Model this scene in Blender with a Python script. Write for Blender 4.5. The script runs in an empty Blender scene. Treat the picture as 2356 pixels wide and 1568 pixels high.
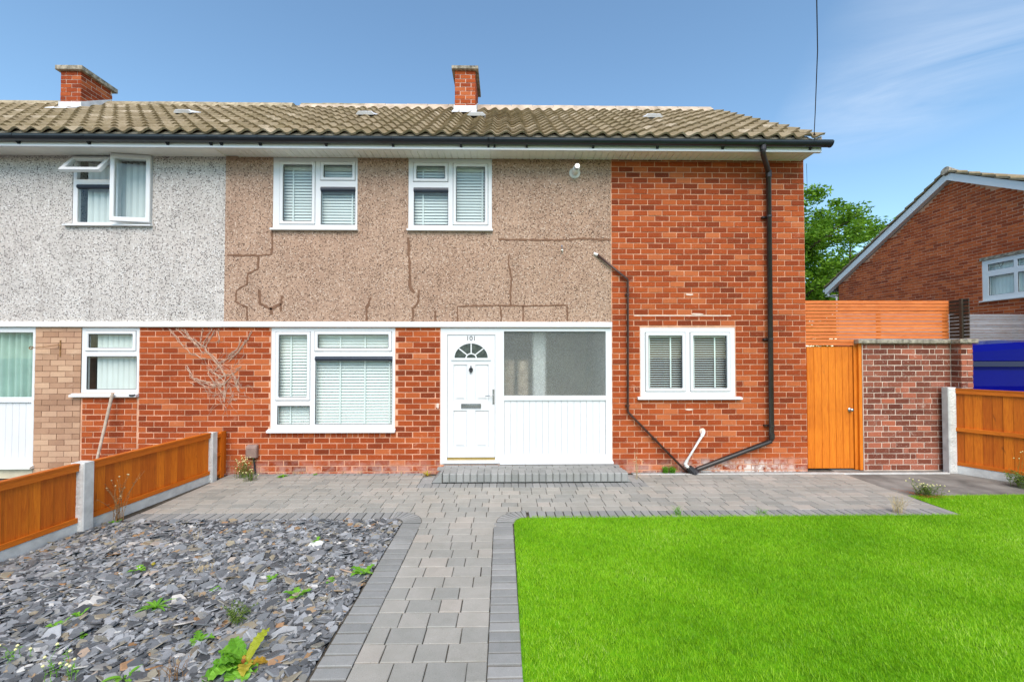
import bpy, math, random
import numpy as np
from mathutils import Matrix, Vector
random.seed(11)
np.random.seed(11)
R = math.radians
PI = math.pi
S = bpy.context.scene
COL = S.collection

# ------------------------------------------------------------------ camera
CAM = Vector((0.0, -6.7, 1.8))
cd = bpy.data.cameras.new('camera')
cam = bpy.data.objects.new('camera', cd)
COL.objects.link(cam)
cd.sensor_width = 36.0
cd.lens = 36.0 * 1000.0 / 2356.0
cd.shift_y = 13.0 / 2356.0
cd.clip_start = 0.05
cd.clip_end = 2000
cam.location = CAM
cam.rotation_euler = (PI / 2 + math.atan(0.02), 0, -R(0.95))
S.camera = cam
S.render.resolution_x = 1024
S.render.resolution_y = 681

# ------------------------------------------------------------------ sky, sun, exposure
SUN_EL, SUN_AZ = R(48), R(177)          # azimuth clockwise from +Y: behind the camera
world = bpy.data.worlds.new('World')
S.world = world
world.use_nodes = True
wn = world.node_tree
wn.nodes.clear()


def wnode(t, **kw):
    n = wn.nodes.new(t)
    for k, v in kw.items():
        setattr(n, k, v)
    return n


w_out = wnode('ShaderNodeOutputWorld')
w_bg = wnode('ShaderNodeBackground')
w_sky = wnode('ShaderNodeTexSky', sky_type='NISHITA', sun_disc=False)
w_sky.sun_elevation = SUN_EL
w_sky.sun_rotation = SUN_AZ
w_sky.air_density = 1.0
w_sky.dust_density = 0.25
w_sky.ozone_density = 0.75
w_bg.inputs['Strength'].default_value = 0.118
# thin high cloud, laid out on a flat layer overhead
w_tc = wnode('ShaderNodeTexCoord')
w_sep = wnode('ShaderNodeSeparateXYZ')
wn.links.new(w_tc.outputs['Generated'], w_sep.inputs[0])
w_add = wnode('ShaderNodeMath', operation='MAXIMUM')
w_add.inputs[1].default_value = 0.0
wn.links.new(w_sep.outputs['Z'], w_add.inputs[0])
w_add2 = wnode('ShaderNodeMath', operation='ADD')
w_add2.inputs[1].default_value = 0.12
wn.links.new(w_add.outputs[0], w_add2.inputs[0])
w_dx = wnode('ShaderNodeMath', operation='DIVIDE')
w_dy = wnode('ShaderNodeMath', operation='DIVIDE')
wn.links.new(w_sep.outputs['X'], w_dx.inputs[0])
wn.links.new(w_add2.outputs[0], w_dx.inputs[1])
wn.links.new(w_sep.outputs['Y'], w_dy.inputs[0])
wn.links.new(w_add2.outputs[0], w_dy.inputs[1])
w_cmb = wnode('ShaderNodeCombineXYZ')
wn.links.new(w_dx.outputs[0], w_cmb.inputs['X'])
wn.links.new(w_dy.outputs[0], w_cmb.inputs['Y'])
w_rot = wnode('ShaderNodeMapping')
w_rot.inputs['Rotation'].default_value = (0, 0, R(29))
w_rot.inputs['Scale'].default_value = (0.74, 0.74, 1)
wn.links.new(w_cmb.outputs[0], w_rot.inputs[0])
w_map1 = wnode('ShaderNodeMapping')
w_map1.inputs['Location'].default_value = (0.35, 2.3, 0)
w_map1.inputs['Rotation'].default_value = (0, 0, R(20))
w_map1.inputs['Scale'].default_value = (0.45, 0.45, 1)
wn.links.new(w_rot.outputs[0], w_map1.inputs[0])
w_n1 = wnode('ShaderNodeTexNoise')
w_n1.inputs['Scale'].default_value = 1.0
w_n1.inputs['Detail'].default_value = 2.0
wn.links.new(w_map1.outputs[0], w_n1.inputs[0])
w_map2 = wnode('ShaderNodeMapping')
w_map2.inputs['Location'].default_value = (3.1, 1.3, 0)
w_map2.inputs['Rotation'].default_value = (0, 0, R(35))
w_map2.inputs['Scale'].default_value = (1.3, 3.4, 1)
wn.links.new(w_rot.outputs[0], w_map2.inputs[0])
w_n2 = wnode('ShaderNodeTexNoise')
w_n2.inputs['Scale'].default_value = 1.2
w_n2.inputs['Detail'].default_value = 8.0
w_n2.inputs['Roughness'].default_value = 0.62
w_n2.inputs['Distortion'].default_value = 0.5
wn.links.new(w_map2.outputs[0], w_n2.inputs[0])
w_r1 = wnode('ShaderNodeMapRange')
w_r1.inputs['From Min'].default_value = 0.575
w_r1.inputs['From Max'].default_value = 0.70
wn.links.new(w_n1.outputs[0], w_r1.inputs[0])
w_r2 = wnode('ShaderNodeMapRange')
w_r2.inputs['From Min'].default_value = 0.34
w_r2.inputs['From Max'].default_value = 0.72
wn.links.new(w_n2.outputs[0], w_r2.inputs[0])
w_mul = wnode('ShaderNodeMath', operation='MULTIPLY')
wn.links.new(w_r1.outputs[0], w_mul.inputs[0])
wn.links.new(w_r2.outputs[0], w_mul.inputs[1])
w_mul2 = wnode('ShaderNodeMath', operation='MULTIPLY')
w_mul2.inputs[1].default_value = 0.8
wn.links.new(w_mul.outputs[0], w_mul2.inputs[0])
w_mix = wnode('ShaderNodeMix', data_type='RGBA')
wn.links.new(w_mul2.outputs[0], w_mix.inputs['Factor'])
w_tint = wnode('ShaderNodeMix', data_type='RGBA', blend_type='MULTIPLY')
w_tint.inputs['Factor'].default_value = 1.0
w_tint.inputs['B'].default_value = (1.03, 1.20, 1.20, 1)
wn.links.new(w_sky.outputs[0], w_tint.inputs['A'])
wn.links.new(w_tint.outputs['Result'], w_mix.inputs['A'])
w_mix.inputs['B'].default_value = (5.2, 5.6, 6.2, 1)
wn.links.new(w_mix.outputs['Result'], w_bg.inputs['Color'])
wn.links.new(w_bg.outputs[0], w_out.inputs['Surface'])

sl = bpy.data.lights.new('sun', 'SUN')
sl.energy = 2.6
sl.angle = R(50)
sl.color = (1.0, 0.875, 0.765)
sun = bpy.data.objects.new('sun', sl)
COL.objects.link(sun)
d = Vector((math.sin(SUN_AZ) * math.cos(SUN_EL), math.cos(SUN_AZ) * math.cos(SUN_EL), math.sin(SUN_EL)))
sun.rotation_euler = d.to_track_quat('Z', 'Y').to_euler()
sun.location = d * 50

S.view_settings.view_transform = 'Standard'
S.view_settings.look = 'None'
S.view_settings.exposure = 0.76
S.view_settings.gamma = 1.0
S.view_settings.use_curve_mapping = False


# ------------------------------------------------------------------ material helpers
class Mat:
    def __init__(self, name, rough=0.6, spec=0.4):
        self.m = bpy.data.materials.new(name)
        self.m.use_nodes = True
        self.t = self.m.node_tree
        self.b = self.t.nodes['Principled BSDF']
        self.out = self.t.nodes['Material Output']
        self.b.inputs['Roughness'].default_value = rough
        self.b.inputs['Specular IOR Level'].default_value = spec
        self._pos = None

    def n(self, typ, **kw):
        nd = self.t.nodes.new(typ)
        for k, v in kw.items():
            setattr(nd, k, v)
        return nd

    def l(self, a, b):
        self.t.links.new(a, b)

    def pos(self, scale=(1, 1, 1), loc=(0, 0, 0), rot=(0, 0, 0)):
        if self._pos is None:
            self._pos = self.n('ShaderNodeNewGeometry')
        mp = self.n('ShaderNodeMapping')
        mp.inputs['Scale'].default_value = scale
        mp.inputs['Location'].default_value = loc
        mp.inputs['Rotation'].default_value = rot
        self.l(self._pos.outputs['Position'], mp.inputs['Vector'])
        return mp.outputs[0]

    def noise(self, scale=5, detail=4, rough=0.55, dist=0.0, vec=None):
        nd = self.n('ShaderNodeTexNoise')
        nd.inputs['Scale'].default_value = scale
        nd.inputs['Detail'].default_value = detail
        nd.inputs['Roughness'].default_value = rough
        nd.inputs['Distortion'].default_value = dist
        self.l(vec if vec is not None else self.pos(), nd.inputs['Vector'])
        return nd.outputs['Fac']

    def voro(self, scale=50, vec=None, rnd=1.0):
        nd = self.n('ShaderNodeTexVoronoi')
        nd.inputs['Scale'].default_value = scale
        nd.inputs['Randomness'].default_value = rnd
        self.l(vec if vec is not None else self.pos(), nd.inputs['Vector'])
        return nd

    def attr(self, name='rnd'):
        nd = self.n('ShaderNodeAttribute', attribute_name=name)
        return nd.outputs['Fac']

    def ramp(self, fac, stops, interp='LINEAR'):
        nd = self.n('ShaderNodeValToRGB')
        cr = nd.color_ramp
        cr.interpolation = interp
        while len(cr.elements) < len(stops):
            cr.elements.new(0.5)
        for e, (p, c) in zip(cr.elements, stops):
            e.position = p
            e.color = (c, c, c, 1) if isinstance(c, (int, float)) else (c[0], c[1], c[2], 1)
        self.l(fac, nd.inputs['Fac'])
        return nd.outputs['Color']

    def rng(self, v, a, b, c=0.0, d_=1.0):
        nd = self.n('ShaderNodeMapRange')
        nd.inputs['From Min'].default_value = a
        nd.inputs['From Max'].default_value = b
        nd.inputs['To Min'].default_value = c
        nd.inputs['To Max'].default_value = d_
        self.l(v, nd.inputs['Value'])
        return nd.outputs[0]

    def math(self, op, a, b=None):
        nd = self.n('ShaderNodeMath', operation=op)
        for i, v in enumerate((a, b)):
            if v is None:
                continue
            if isinstance(v, (int, float)):
                nd.inputs[i].default_value = v
            else:
                self.l(v, nd.inputs[i])
        return nd.outputs[0]

    def mix(self, fac, a, b, mode='MIX'):
        nd = self.n('ShaderNodeMix', data_type='RGBA', blend_type=mode)
        for key, v in (('Factor', fac), ('A', a), ('B', b)):
            if isinstance(v, (int, float)):
                if key == 'Factor':
                    nd.inputs[key].default_value = v
                else:
                    nd.inputs[key].default_value = (v, v, v, 1)
            elif isinstance(v, tuple):
                nd.inputs[key].default_value = (v[0], v[1], v[2], 1)
            else:
                self.l(v, nd.inputs[key])
        return nd.outputs['Result']

    def color(self, c):
        if isinstance(c, tuple):
            self.b.inputs['Base Color'].default_value = (c[0], c[1], c[2], 1)
        else:
            self.l(c, self.b.inputs['Base Color'])
        return self

    def bump(self, h, strength=0.4, dist=0.004):
        nd = self.n('ShaderNodeBump')
        nd.inputs['Strength'].default_value = strength
        nd.inputs['Distance'].default_value = dist
        self.l(h, nd.inputs['Height'])
        self.l(nd.outputs[0], self.b.inputs['Normal'])
        return self


def simple(name, c, rough=0.5, spec=0.4, var=0.06, scale=6.0, metal=0.0, bump=0.0):
    m = Mat(name, rough, spec)
    nz = m.noise(scale, 5)
    lo = tuple(max(0, q * (1 - var * 2)) for q in c)
    hi = tuple(min(1, q * (1 + var * 2)) for q in c)
    m.color(m.ramp(nz, [(0.3, lo), (0.7, hi)]))
    m.b.inputs['Metallic'].default_value = metal
    if bump:
        m.bump(m.noise(scale * 14, 4), bump)
    return m.m


def brick_mat(name, stops, speck=(0.66, 0.36, 0.24), speck_amt=1.0, salt=False):
    m = Mat(name, 0.85, 0.25)
    base = m.ramp(m.attr(), stops)
    n1 = m.noise(17, 5, 0.65)
    c = m.mix(m.rng(n1, 0.3, 0.75, 0.0, 0.55), base, m.mix(1.0, base, (1.22, 1.22, 1.15), 'MULTIPLY'))
    n3 = m.noise(1.1, 4, 0.6)
    c = m.mix(m.rng(n3, 0.42, 0.72, 0, 0.55), c, m.mix(1.0, c, (0.72, 0.66, 0.7), 'MULTIPLY'))
    n2 = m.noise(60, 3, 0.6)
    c = m.mix(m.rng(n2, 0.62, 0.74, 0, 0.7 * speck_amt), c, speck)
    n5 = m.noise(4.2, 6, 0.7, 0.4)
    c = m.mix(m.rng(n5, 0.63, 0.74, 0, 0.55 * speck_amt), c, speck)
    n4 = m.noise(140, 2)
    c = m.mix(m.rng(n4, 0.55, 0.75, 0, 0.45), c, m.mix(1.0, c, (0.5, 0.45, 0.45), 'MULTIPLY'))
    if salt:
        # lime salts blooming out of the lowest courses
        g = m.n('ShaderNodeNewGeometry')
        sp = m.n('ShaderNodeSeparateXYZ')
        m.l(g.outputs['Position'], sp.inputs[0])
        zz = m.rng(sp.outputs['Z'], 0.0, 0.24, 1.0, 0.0)
        xx = m.math('MULTIPLY', m.rng(sp.outputs['X'], 2.5, 3.1, 0.25, 1.0), m.rng(sp.outputs['X'], 4.0, 4.6, 1.0, 0.35))
        f = m.math('MULTIPLY', m.math('MULTIPLY', zz, xx), m.rng(m.noise(6, 6, 0.7), 0.4, 0.58, 0, 1.5))
        c = m.mix(m.math('MINIMUM', f, 0.9), c, (0.72, 0.66, 0.6))
    m.color(c)
    m.bump(m.noise(120, 5, 0.7), 0.45, 0.003)
    return m.m


def pebble_mat(name, base, dark, light, stain):
    m = Mat(name, 0.9, 0.2)
    b = m.ramp(m.noise(2.2, 6, 0.65), [(0.3, tuple(q * 0.86 for q in base)), (0.72, tuple(min(1, q * 1.12) for q in base))])
    b = m.mix(m.rng(m.noise(0.7, 5, 0.6), 0.45, 0.72, 0, 0.75), b, stain)
    stk = m.noise(1.6, 5, 0.65, vec=m.pos((7, 7, 0.55)))
    b = m.mix(m.rng(stk, 0.48, 0.75, 0, 0.5), b, m.mix(1.0, b, (0.66, 0.62, 0.6), 'MULTIPLY'))
    bald = m.rng(m.noise(3.1, 4, 0.6), 0.66, 0.72)
    v = m.voro(52)
    sp = m.n('ShaderNodeSeparateColor')
    m.l(v.outputs['Color'], sp.inputs[0])
    near = m.rng(v.outputs['Distance'], 0.34, 0.47, 1, 0)
    isd = m.math('MULTIPLY', near, m.math('GREATER_THAN', sp.outputs[0], 0.57))
    isl = m.math('MULTIPLY', near, m.math('LESS_THAN', sp.outputs[0], 0.22))
    mid = m.math('MULTIPLY', near, m.math('LESS_THAN', sp.outputs[1], 0.35))
    keep = m.math('SUBTRACT', 1.0, bald)
    c = m.mix(m.math('MULTIPLY', mid, 0.55), b, tuple(0.55 * p + 0.45 * q for p, q in zip(dark, base)))
    c = m.mix(m.math('MULTIPLY', isl, 0.8), c, light)
    c = m.mix(m.math('MULTIPLY', m.math('MULTIPLY', isd, keep), 0.92), c, dark)
    m.color(c)
    m.bump(m.math('ADD', near, m.noise(90, 3)), 0.55, 0.006)
    return m.m


def wood_mat(name, lo, hi, dark, scale=(14, 14, 0.9), rough=0.6):
    m = Mat(name, rough, 0.3)
    g = m.noise(3.0, 7, 0.68, 1.6, vec=m.pos(scale))
    a = m.attr()
    base = m.mix(m.rng(a, 0, 1), lo, hi)
    c = m.mix(m.rng(g, 0.36, 0.66, 0.0, 0.9), base, m.mix(1.0, base, (0.72, 0.56, 0.42), 'MULTIPLY'))
    g2 = m.noise(9.0, 4, 0.6, 0.8, vec=m.pos(scale, (2, 5, 1)))
    c = m.mix(m.rng(g2, 0.52, 0.7, 0.0, 0.5), c, m.mix(1.0, c, (1.25, 1.3, 1.5), 'MULTIPLY'))
    kn = m.noise(2.9, 3, 0.55, 0.6, vec=m.pos(tuple(max(q * 0.42, 1.1) for q in scale), (3, 1, 2)))
    c = m.mix(m.rng(kn, 0.67, 0.75, 0, 0.85), c, dark)
    blo = m.noise(1.3, 4, 0.6)
    c = m.mix(m.rng(blo, 0.45, 0.7, 0, 0.45), c, m.mix(1.0, c, (0.74, 0.66, 0.6), 'MULTIPLY'))
    m.color(c)
    m.bump(g, 0.35, 0.003)
    return m.m


def leaf_mat(name, lo, hi, trans=0.35, rough=0.5):
    m = Mat(name, rough, 0.35)
    c = m.mix(m.attr(), lo, hi)
    c = m.mix(m.rng(m.noise(25, 3), 0.35, 0.7, 0, 0.5), c, m.mix(1.0, c, (0.7, 0.75, 0.6), 'MULTIPLY'))
    m.color(c)
    tr = m.n('ShaderNodeBsdfTranslucent')
    m.l(c, tr.inputs['Color'])
    mx = m.n('ShaderNodeMixShader')
    mx.inputs[0].default_value = trans
    m.l(m.b.outputs[0], mx.inputs[1])
    m.l(tr.outputs[0], mx.inputs[2])
    m.l(mx.outputs[0], m.out.inputs['Surface'])
    return m.m


def glass_mat(name, tint=(0.9, 0.95, 0.93), rough=0.02, wave=0.0):
    m = Mat(name, rough)
    tr = m.n('ShaderNodeBsdfTransparent')
    tr.inputs['Color'].default_value = (*tint, 1)
    gl = m.n('ShaderNodeBsdfGlossy')
    gl.inputs['Roughness'].default_value = rough
    lw = m.n('ShaderNodeLayerWeight')
    lw.inputs['Blend'].default_value = 0.5
    fr_ = m.math('ADD', m.math('MULTIPLY', m.math('POWER', lw.outputs['Facing'], 4.0), 0.9), 0.055)
    if wave:
        bp = m.n('ShaderNodeBump')
        bp.inputs['Strength'].default_value = wave
        bp.inputs['Distance'].default_value = 0.002
        m.l(m.noise(2.2, 2), bp.inputs['Height'])
        m.l(bp.outputs[0], gl.inputs['Normal'])
    mx = m.n('ShaderNodeMixShader')
    m.l(fr_, mx.inputs[0])
    m.l(tr.outputs[0], mx.inputs[1])
    m.l(gl.outputs[0], mx.inputs[2])
    m.l(mx.outputs[0], m.out.inputs['Surface'])
    return m.m


def obscure_mat(name):
    m = Mat(name, 0.28, 0.5)
    v = m.voro(58)
    h = m.math('ADD', v.outputs['Distance'], m.noise(70, 3))
    m.color(m.ramp(m.math('MULTIPLY', v.outputs['Distance'], m.rng(m.noise(45, 3), 0.3, 0.7, 0.5, 1.3)), [(0.1, (0.74, 0.77, 0.74)), (0.6, (0.98, 1.0, 0.97))]))
    m.b.inputs['Transmission Weight'].default_value = 0.93
    m.b.inputs['Roughness'].default_value = 0.22
    m.b.inputs['IOR'].default_value = 1.3
    m.bump(h, 0.5, 0.006)
    return m.m


MT = {}
RED = [(0.0, (0.18, 0.030, 0.007)), (0.2, (0.27, 0.045, 0.009)), (0.55, (0.345, 0.062, 0.012)), (0.85, (0.40, 0.084, 0.018)), (1.0, (0.47, 0.13, 0.042))]
MT['brick'] = brick_mat('red_brick', RED, salt=True)
MT['brick_n'] = brick_mat('orange_red_brick', [(0.0, (0.28, 0.05, 0.014)), (0.5, (0.46, 0.09, 0.02)), (1.0, (0.57, 0.135, 0.036))], speck_amt=0.6)
MT['brick_gw'] = brick_mat('brown_red_brick', [(0.0, (0.13, 0.036, 0.022)), (0.5, (0.23, 0.068, 0.038)), (0.85, (0.33, 0.115, 0.072)), (1.0, (0.42, 0.11, 0.05))], speck=(0.7, 0.56, 0.46), speck_amt=1.2)
MT['brick_p'] = brick_mat('buff_painted_brick', [(0.0, (0.36, 0.205, 0.125)), (0.5, (0.48, 0.29, 0.185)), (1.0, (0.57, 0.37, 0.24))], speck=(0.7, 0.55, 0.4), speck_amt=0.5)
MT['mortar'] = simple('pink_mortar', (0.66, 0.36, 0.23), 0.95, 0.1, 0.12, 4, bump=0.4)
MT['mortar_w'] = simple('pale_mortar', (0.72, 0.56, 0.46), 0.95, 0.1, 0.09, 5, bump=0.4)
MT['mortar_b'] = simple('buff_mortar', (0.30, 0.17, 0.105), 0.95, 0.1, 0.1, 5, bump=0.4)
MT['peb_g'] = pebble_mat('grey_pebbledash', (0.56, 0.52, 0.48), (0.045, 0.038, 0.038), (0.85, 0.84, 0.82), (0.52, 0.47, 0.43))
MT['peb_b'] = pebble_mat('brown_pebbledash', (0.44, 0.295, 0.21), (0.06, 0.034, 0.022), (0.72, 0.58, 0.47), (0.36, 0.225, 0.155))
MT['repair'] = simple('brown_repair_mortar', (0.195, 0.108, 0.068), 0.9, 0.15, 0.1, 12, bump=0.3)
MT['upvc'] = simple('white_upvc', (0.72, 0.725, 0.725), 0.32, 0.45, 0.012, 3)
MT['upvc_old'] = simple('weathered_white_upvc', (0.76, 0.755, 0.70), 0.4, 0.4, 0.03, 3)
MT['soffit'] = simple('white_soffit_board', (0.88, 0.86, 0.80), 0.4, 0.35, 0.03, 2)
MT['gutter'] = simple('black_gutter_plastic', (0.016, 0.02, 0.026), 0.28, 0.5, 0.15, 3)
MT['pipe_bk'] = simple('dark_brown_pipe_plastic', (0.028, 0.022, 0.02), 0.32, 0.5, 0.15, 5)
MT['pipe_br'] = simple('brown_pipe_plastic', (0.06, 0.028, 0.02), 0.4, 0.4, 0.1, 5)
MT['white_pl'] = simple('white_pipe_plastic', (0.78, 0.77, 0.73), 0.4, 0.4, 0.05, 9)
MT['glass'] = glass_mat('window_glass', wave=0.25)
MT['dglass'] = simple('dark_patterned_glass', (0.05, 0.06, 0.048), 0.12, 0.6, 0.3, 18, bump=0.5)
MT['obscure'] = obscure_mat('obscured_glass')
MT['blind'] = simple('white_blind', (0.80, 0.82, 0.80), 0.5, 0.3, 0.02, 3)
MT['curtain'] = simple('pale_green_net_curtain', (0.40, 0.54, 0.48), 0.8, 0.2, 0.05, 5)
MT['shade'] = simple('navy_vent_cover', (0.022, 0.032, 0.05), 0.3, 0.5, 0.1, 5)
MT['room'] = simple('room_wall_paint', (0.30, 0.28, 0.25), 0.9, 0.1, 0.1, 2)
MT['hall'] = simple('hall_wall_paint', (0.46, 0.42, 0.34), 0.9, 0.1, 0.1, 2)
MT['chrome'] = simple('brushed_chrome', (0.55, 0.55, 0.55), 0.22, 0.5, 0.1, 8, metal=1.0)
MT['steel'] = simple('dark_satin_steel', (0.13, 0.13, 0.135), 0.45, 0.4, 0.1, 8)
MT['gold'] = simple('gold_threshold', (0.75, 0.55, 0.22), 0.3, 0.5, 0.05, 8, metal=1.0)
MT['black'] = simple('black_ironwork', (0.02, 0.02, 0.022), 0.5, 0.4, 0.1, 8)
MT['lead'] = simple('pale_lead_flashing', (0.72, 0.73, 0.75), 0.55, 0.3, 0.08, 6)
MT['cap'] = simple('lichened_concrete', (0.30, 0.265, 0.205), 0.95, 0.1, 0.3, 14, bump=0.6)
MT['rmortar'] = simple('pale_ridge_mortar', (0.52, 0.42, 0.32), 0.95, 0.1, 0.15, 5, bump=0.4)
MT['rmortar2'] = simple('weathered_ridge_mortar', (0.36, 0.30, 0.20), 0.95, 0.1, 0.25, 9, bump=0.5)
MT['conc'] = simple('white_concrete', (0.60, 0.59, 0.56), 0.9, 0.15, 0.1, 7, bump=0.4)
MT['cream'] = simple('cream_plinth_paint', (0.62, 0.55, 0.40), 0.8, 0.2, 0.1, 4)
MT['wood'] = wood_mat('orange_stained_fence', (0.52, 0.118, 0.005), (0.74, 0.20, 0.008), (0.20, 0.045, 0.005))
MT['woodh'] = wood_mat('orange_stained_rail', (0.58, 0.14, 0.006), (0.72, 0.19, 0.010), (0.24, 0.055, 0.006), (1.2, 1.2, 14))
MT['gatewood'] = wood_mat('amber_stained_gate', (0.68, 0.195, 0.010), (0.78, 0.235, 0.014), (0.30, 0.08, 0.01))
MT['slat'] = wood_mat('pale_orange_slat', (0.70, 0.20, 0.05), (0.80, 0.25, 0.068), (0.35, 0.10, 0.02), (1.2, 12, 14))
MT['wdark'] = wood_mat('black_weathered_wood', (0.04, 0.035, 0.03), (0.075, 0.06, 0.045), (0.16, 0.085, 0.03), (1.5, 1.5, 14))
MT['wgrey'] = wood_mat('grey_weathered_wood', (0.19, 0.205, 0.23), (0.36, 0.38, 0.41), (0.08, 0.08, 0.08), (1.4, 12, 16))
MT['blue'] = simple('deep_blue_car_paint', (0.002, 0.003, 0.15), 0.12, 0.06, 0.04, 1)
MT['bluetrim'] = simple('dark_side_moulding', (0.012, 0.016, 0.06), 0.3, 0.5, 0.04, 1)
MT['tyre'] = simple('tyre_rubber', (0.02, 0.02, 0.02), 0.85, 0.2, 0.1, 8)
MT['bark'] = simple('tree_bark', (0.11, 0.085, 0.06), 0.95, 0.1, 0.25, 9, bump=0.6)
MT['vine'] = simple('dead_vine_stem', (0.55, 0.38, 0.28), 0.9, 0.1, 0.15, 20)
MT['twig'] = simple('dry_brown_twig', (0.27, 0.15, 0.065), 0.9, 0.1, 0.3, 25)
MT['straw'] = simple('dry_straw', (0.48, 0.38, 0.21), 0.9, 0.1, 0.2, 25)
MT['handle'] = simple('bare_wood_handle', (0.50, 0.40, 0.31), 0.8, 0.2, 0.15, 12)
MT['meter'] = simple('faded_brown_plastic', (0.26, 0.18, 0.15), 0.6, 0.3, 0.12, 7)
MT['asphalt'] = simple('ground_earth', (0.10, 0.095, 0.085), 0.95, 0.1, 0.2, 3, bump=0.5)
MT['apron'] = simple('grey_concrete_apron', (0.20, 0.195, 0.175), 0.9, 0.2, 0.25, 2.2, bump=0.5)
MT['sand'] = simple('joint_sand', (0.085, 0.076, 0.06), 0.95, 0.1, 0.3, 9)
MT['slatebed'] = simple('slate_dust', (0.05, 0.052, 0.056), 0.95, 0.1, 0.2, 9)
MT['turfbase'] = simple('turf_backing', (0.10, 0.27, 0.006), 0.95, 0.1, 0.2, 9)
MT['leaf'] = leaf_mat('weed_leaf', (0.13, 0.36, 0.02), (0.26, 0.55, 0.05))
MT['leaf_d'] = leaf_mat('olive_weed_leaf', (0.09, 0.17, 0.02), (0.25, 0.34, 0.07))
MT['leaf_y'] = leaf_mat('yellowing_leaf', (0.38, 0.46, 0.03), (0.55, 0.30, 0.03))
MT['leaf_r'] = leaf_mat('red_dying_leaf', (0.42, 0.12, 0.03), (0.6, 0.22, 0.08))
MT['flower'] = simple('cream_flower', (0.8, 0.74, 0.35), 0.7, 0.2, 0.1, 20)
MT['tree'] = leaf_mat('tree_leaf', (0.07, 0.18, 0.008), (0.26, 0.48, 0.03), 0.35)
MT['wire'] = simple('dark_cable', (0.03, 0.03, 0.035), 0.6, 0.3, 0.1, 5)


def tile_mat():
    m = Mat('concrete_roof_tile', 0.92, 0.15)
    base = m.ramp(m.attr(), [(0, (0.24, 0.185, 0.112)), (0.5, (0.325, 0.256, 0.162)), (0.92, (0.39, 0.312, 0.205)), (1.0, (0.52, 0.43, 0.31))])
    c = m.mix(m.rng(m.noise(10, 5, 0.7), 0.4, 0.68, 0, 0.65), base, (0.20, 0.15, 0.068))
    c = m.mix(m.rng(m.noise(34, 3, 0.6), 0.60, 0.70, 0, 0.6), c, (0.50, 0.45, 0.33))
    c = m.mix(m.rng(m.noise(1.4, 3), 0.45, 0.7, 0, 0.45), c, (0.24, 0.19, 0.095))
    m.color(c)
    m.bump(m.noise(70, 5, 0.7), 0.5, 0.005)
    return m.m


MT['tile'] = tile_mat()


def paver_mat(name, stops):
    m = Mat(name, 0.9, 0.2)
    base = m.ramp(m.attr(), stops)
    c = m.mix(m.rng(m.noise(1.3, 5, 0.65), 0.40, 0.7, 0, 0.5), base, m.mix(1.0, base, (0.66, 0.66, 0.62), 'MULTIPLY'))
    c = m.mix(m.rng(m.noise(11, 4), 0.4, 0.7, 0, 0.4), c, m.mix(1.0, c, (0.8, 0.83, 0.8), 'MULTIPLY'))
    v = m.noise(170, 2, 0.6)
    c = m.mix(m.rng(v, 0.60, 0.72, 0, 0.55), c, m.mix(1.0, c, (1.5, 1.5, 1.5), 'MULTIPLY'))
    c = m.mix(m.rng(m.noise(150, 2, 0.6, vec=m.pos((1, 1, 1), (5, 3, 1))), 0.60, 0.74, 0, 0.6), c, m.mix(1.0, c, (0.45, 0.45, 0.45), 'MULTIPLY'))
    m.color(c)
    m.bump(m.noise(160, 3), 0.35, 0.003)
    return m.m


MT['paver'] = paver_mat('warm_grey_paver', [(0, (0.31, 0.305, 0.275)), (0.4, (0.36, 0.345, 0.305)), (0.75, (0.39, 0.37, 0.325)), (1, (0.425, 0.385, 0.332))])
MT['edging'] = paver_mat('charcoal_edging_paver', [(0, (0.26, 0.262, 0.25)), (0.5, (0.305, 0.305, 0.29)), (1, (0.345, 0.342, 0.325))])


def slate_mat():
    m = Mat('slate_chip', 0.55, 0.4)
    a = m.attr()
    base = m.ramp(a, [(0, (0.055, 0.058, 0.060)), (0.3, (0.15, 0.157, 0.162)), (0.6, (0.25, 0.260, 0.266)), (0.80, (0.38, 0.388, 0.395)), (0.87, (0.21, 0.20, 0.165)), (0.945, (0.33, 0.28, 0.19)), (0.967, (0.34, 0.17, 0.06)), (0.978, (0.48, 0.45, 0.40)), (1.0, (0.66, 0.65, 0.61))])
    c = m.mix(m.rng(m.noise(28, 4), 0.4, 0.7, 0, 0.45), base, m.mix(1.0, base, (0.62, 0.62, 0.60), 'MULTIPLY'))
    m.color(c)
    m.bump(m.noise(90, 4), 0.4, 0.003)
    return m.m


MT['slate'] = slate_mat()


def turf_mat():
    m = Mat('turf_blade', 0.45, 0.35)
    a = m.attr()
    c = m.ramp(a, [(0, (0.12, 0.33, 0.004)), (0.35, (0.24, 0.50, 0.008)), (0.7, (0.36, 0.66, 0.016)), (0.95, (0.45, 0.74, 0.03)), (1, (0.60, 0.78, 0.16))])
    m.color(c)
    tr = m.n('ShaderNodeBsdfTranslucent')
    m.l(c, tr.inputs['Color'])
    mx = m.n('ShaderNodeMixShader')
    mx.inputs[0].default_value = 0.35
    m.l(m.b.outputs[0], mx.inputs[1])
    m.l(tr.outputs[0], mx.inputs[2])
    m.l(mx.outputs[0], m.out.inputs['Surface'])
    return m.m


MT['turf'] = turf_mat()


# ------------------------------------------------------------------ mesh helpers
def I3(p):
    return p


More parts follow.
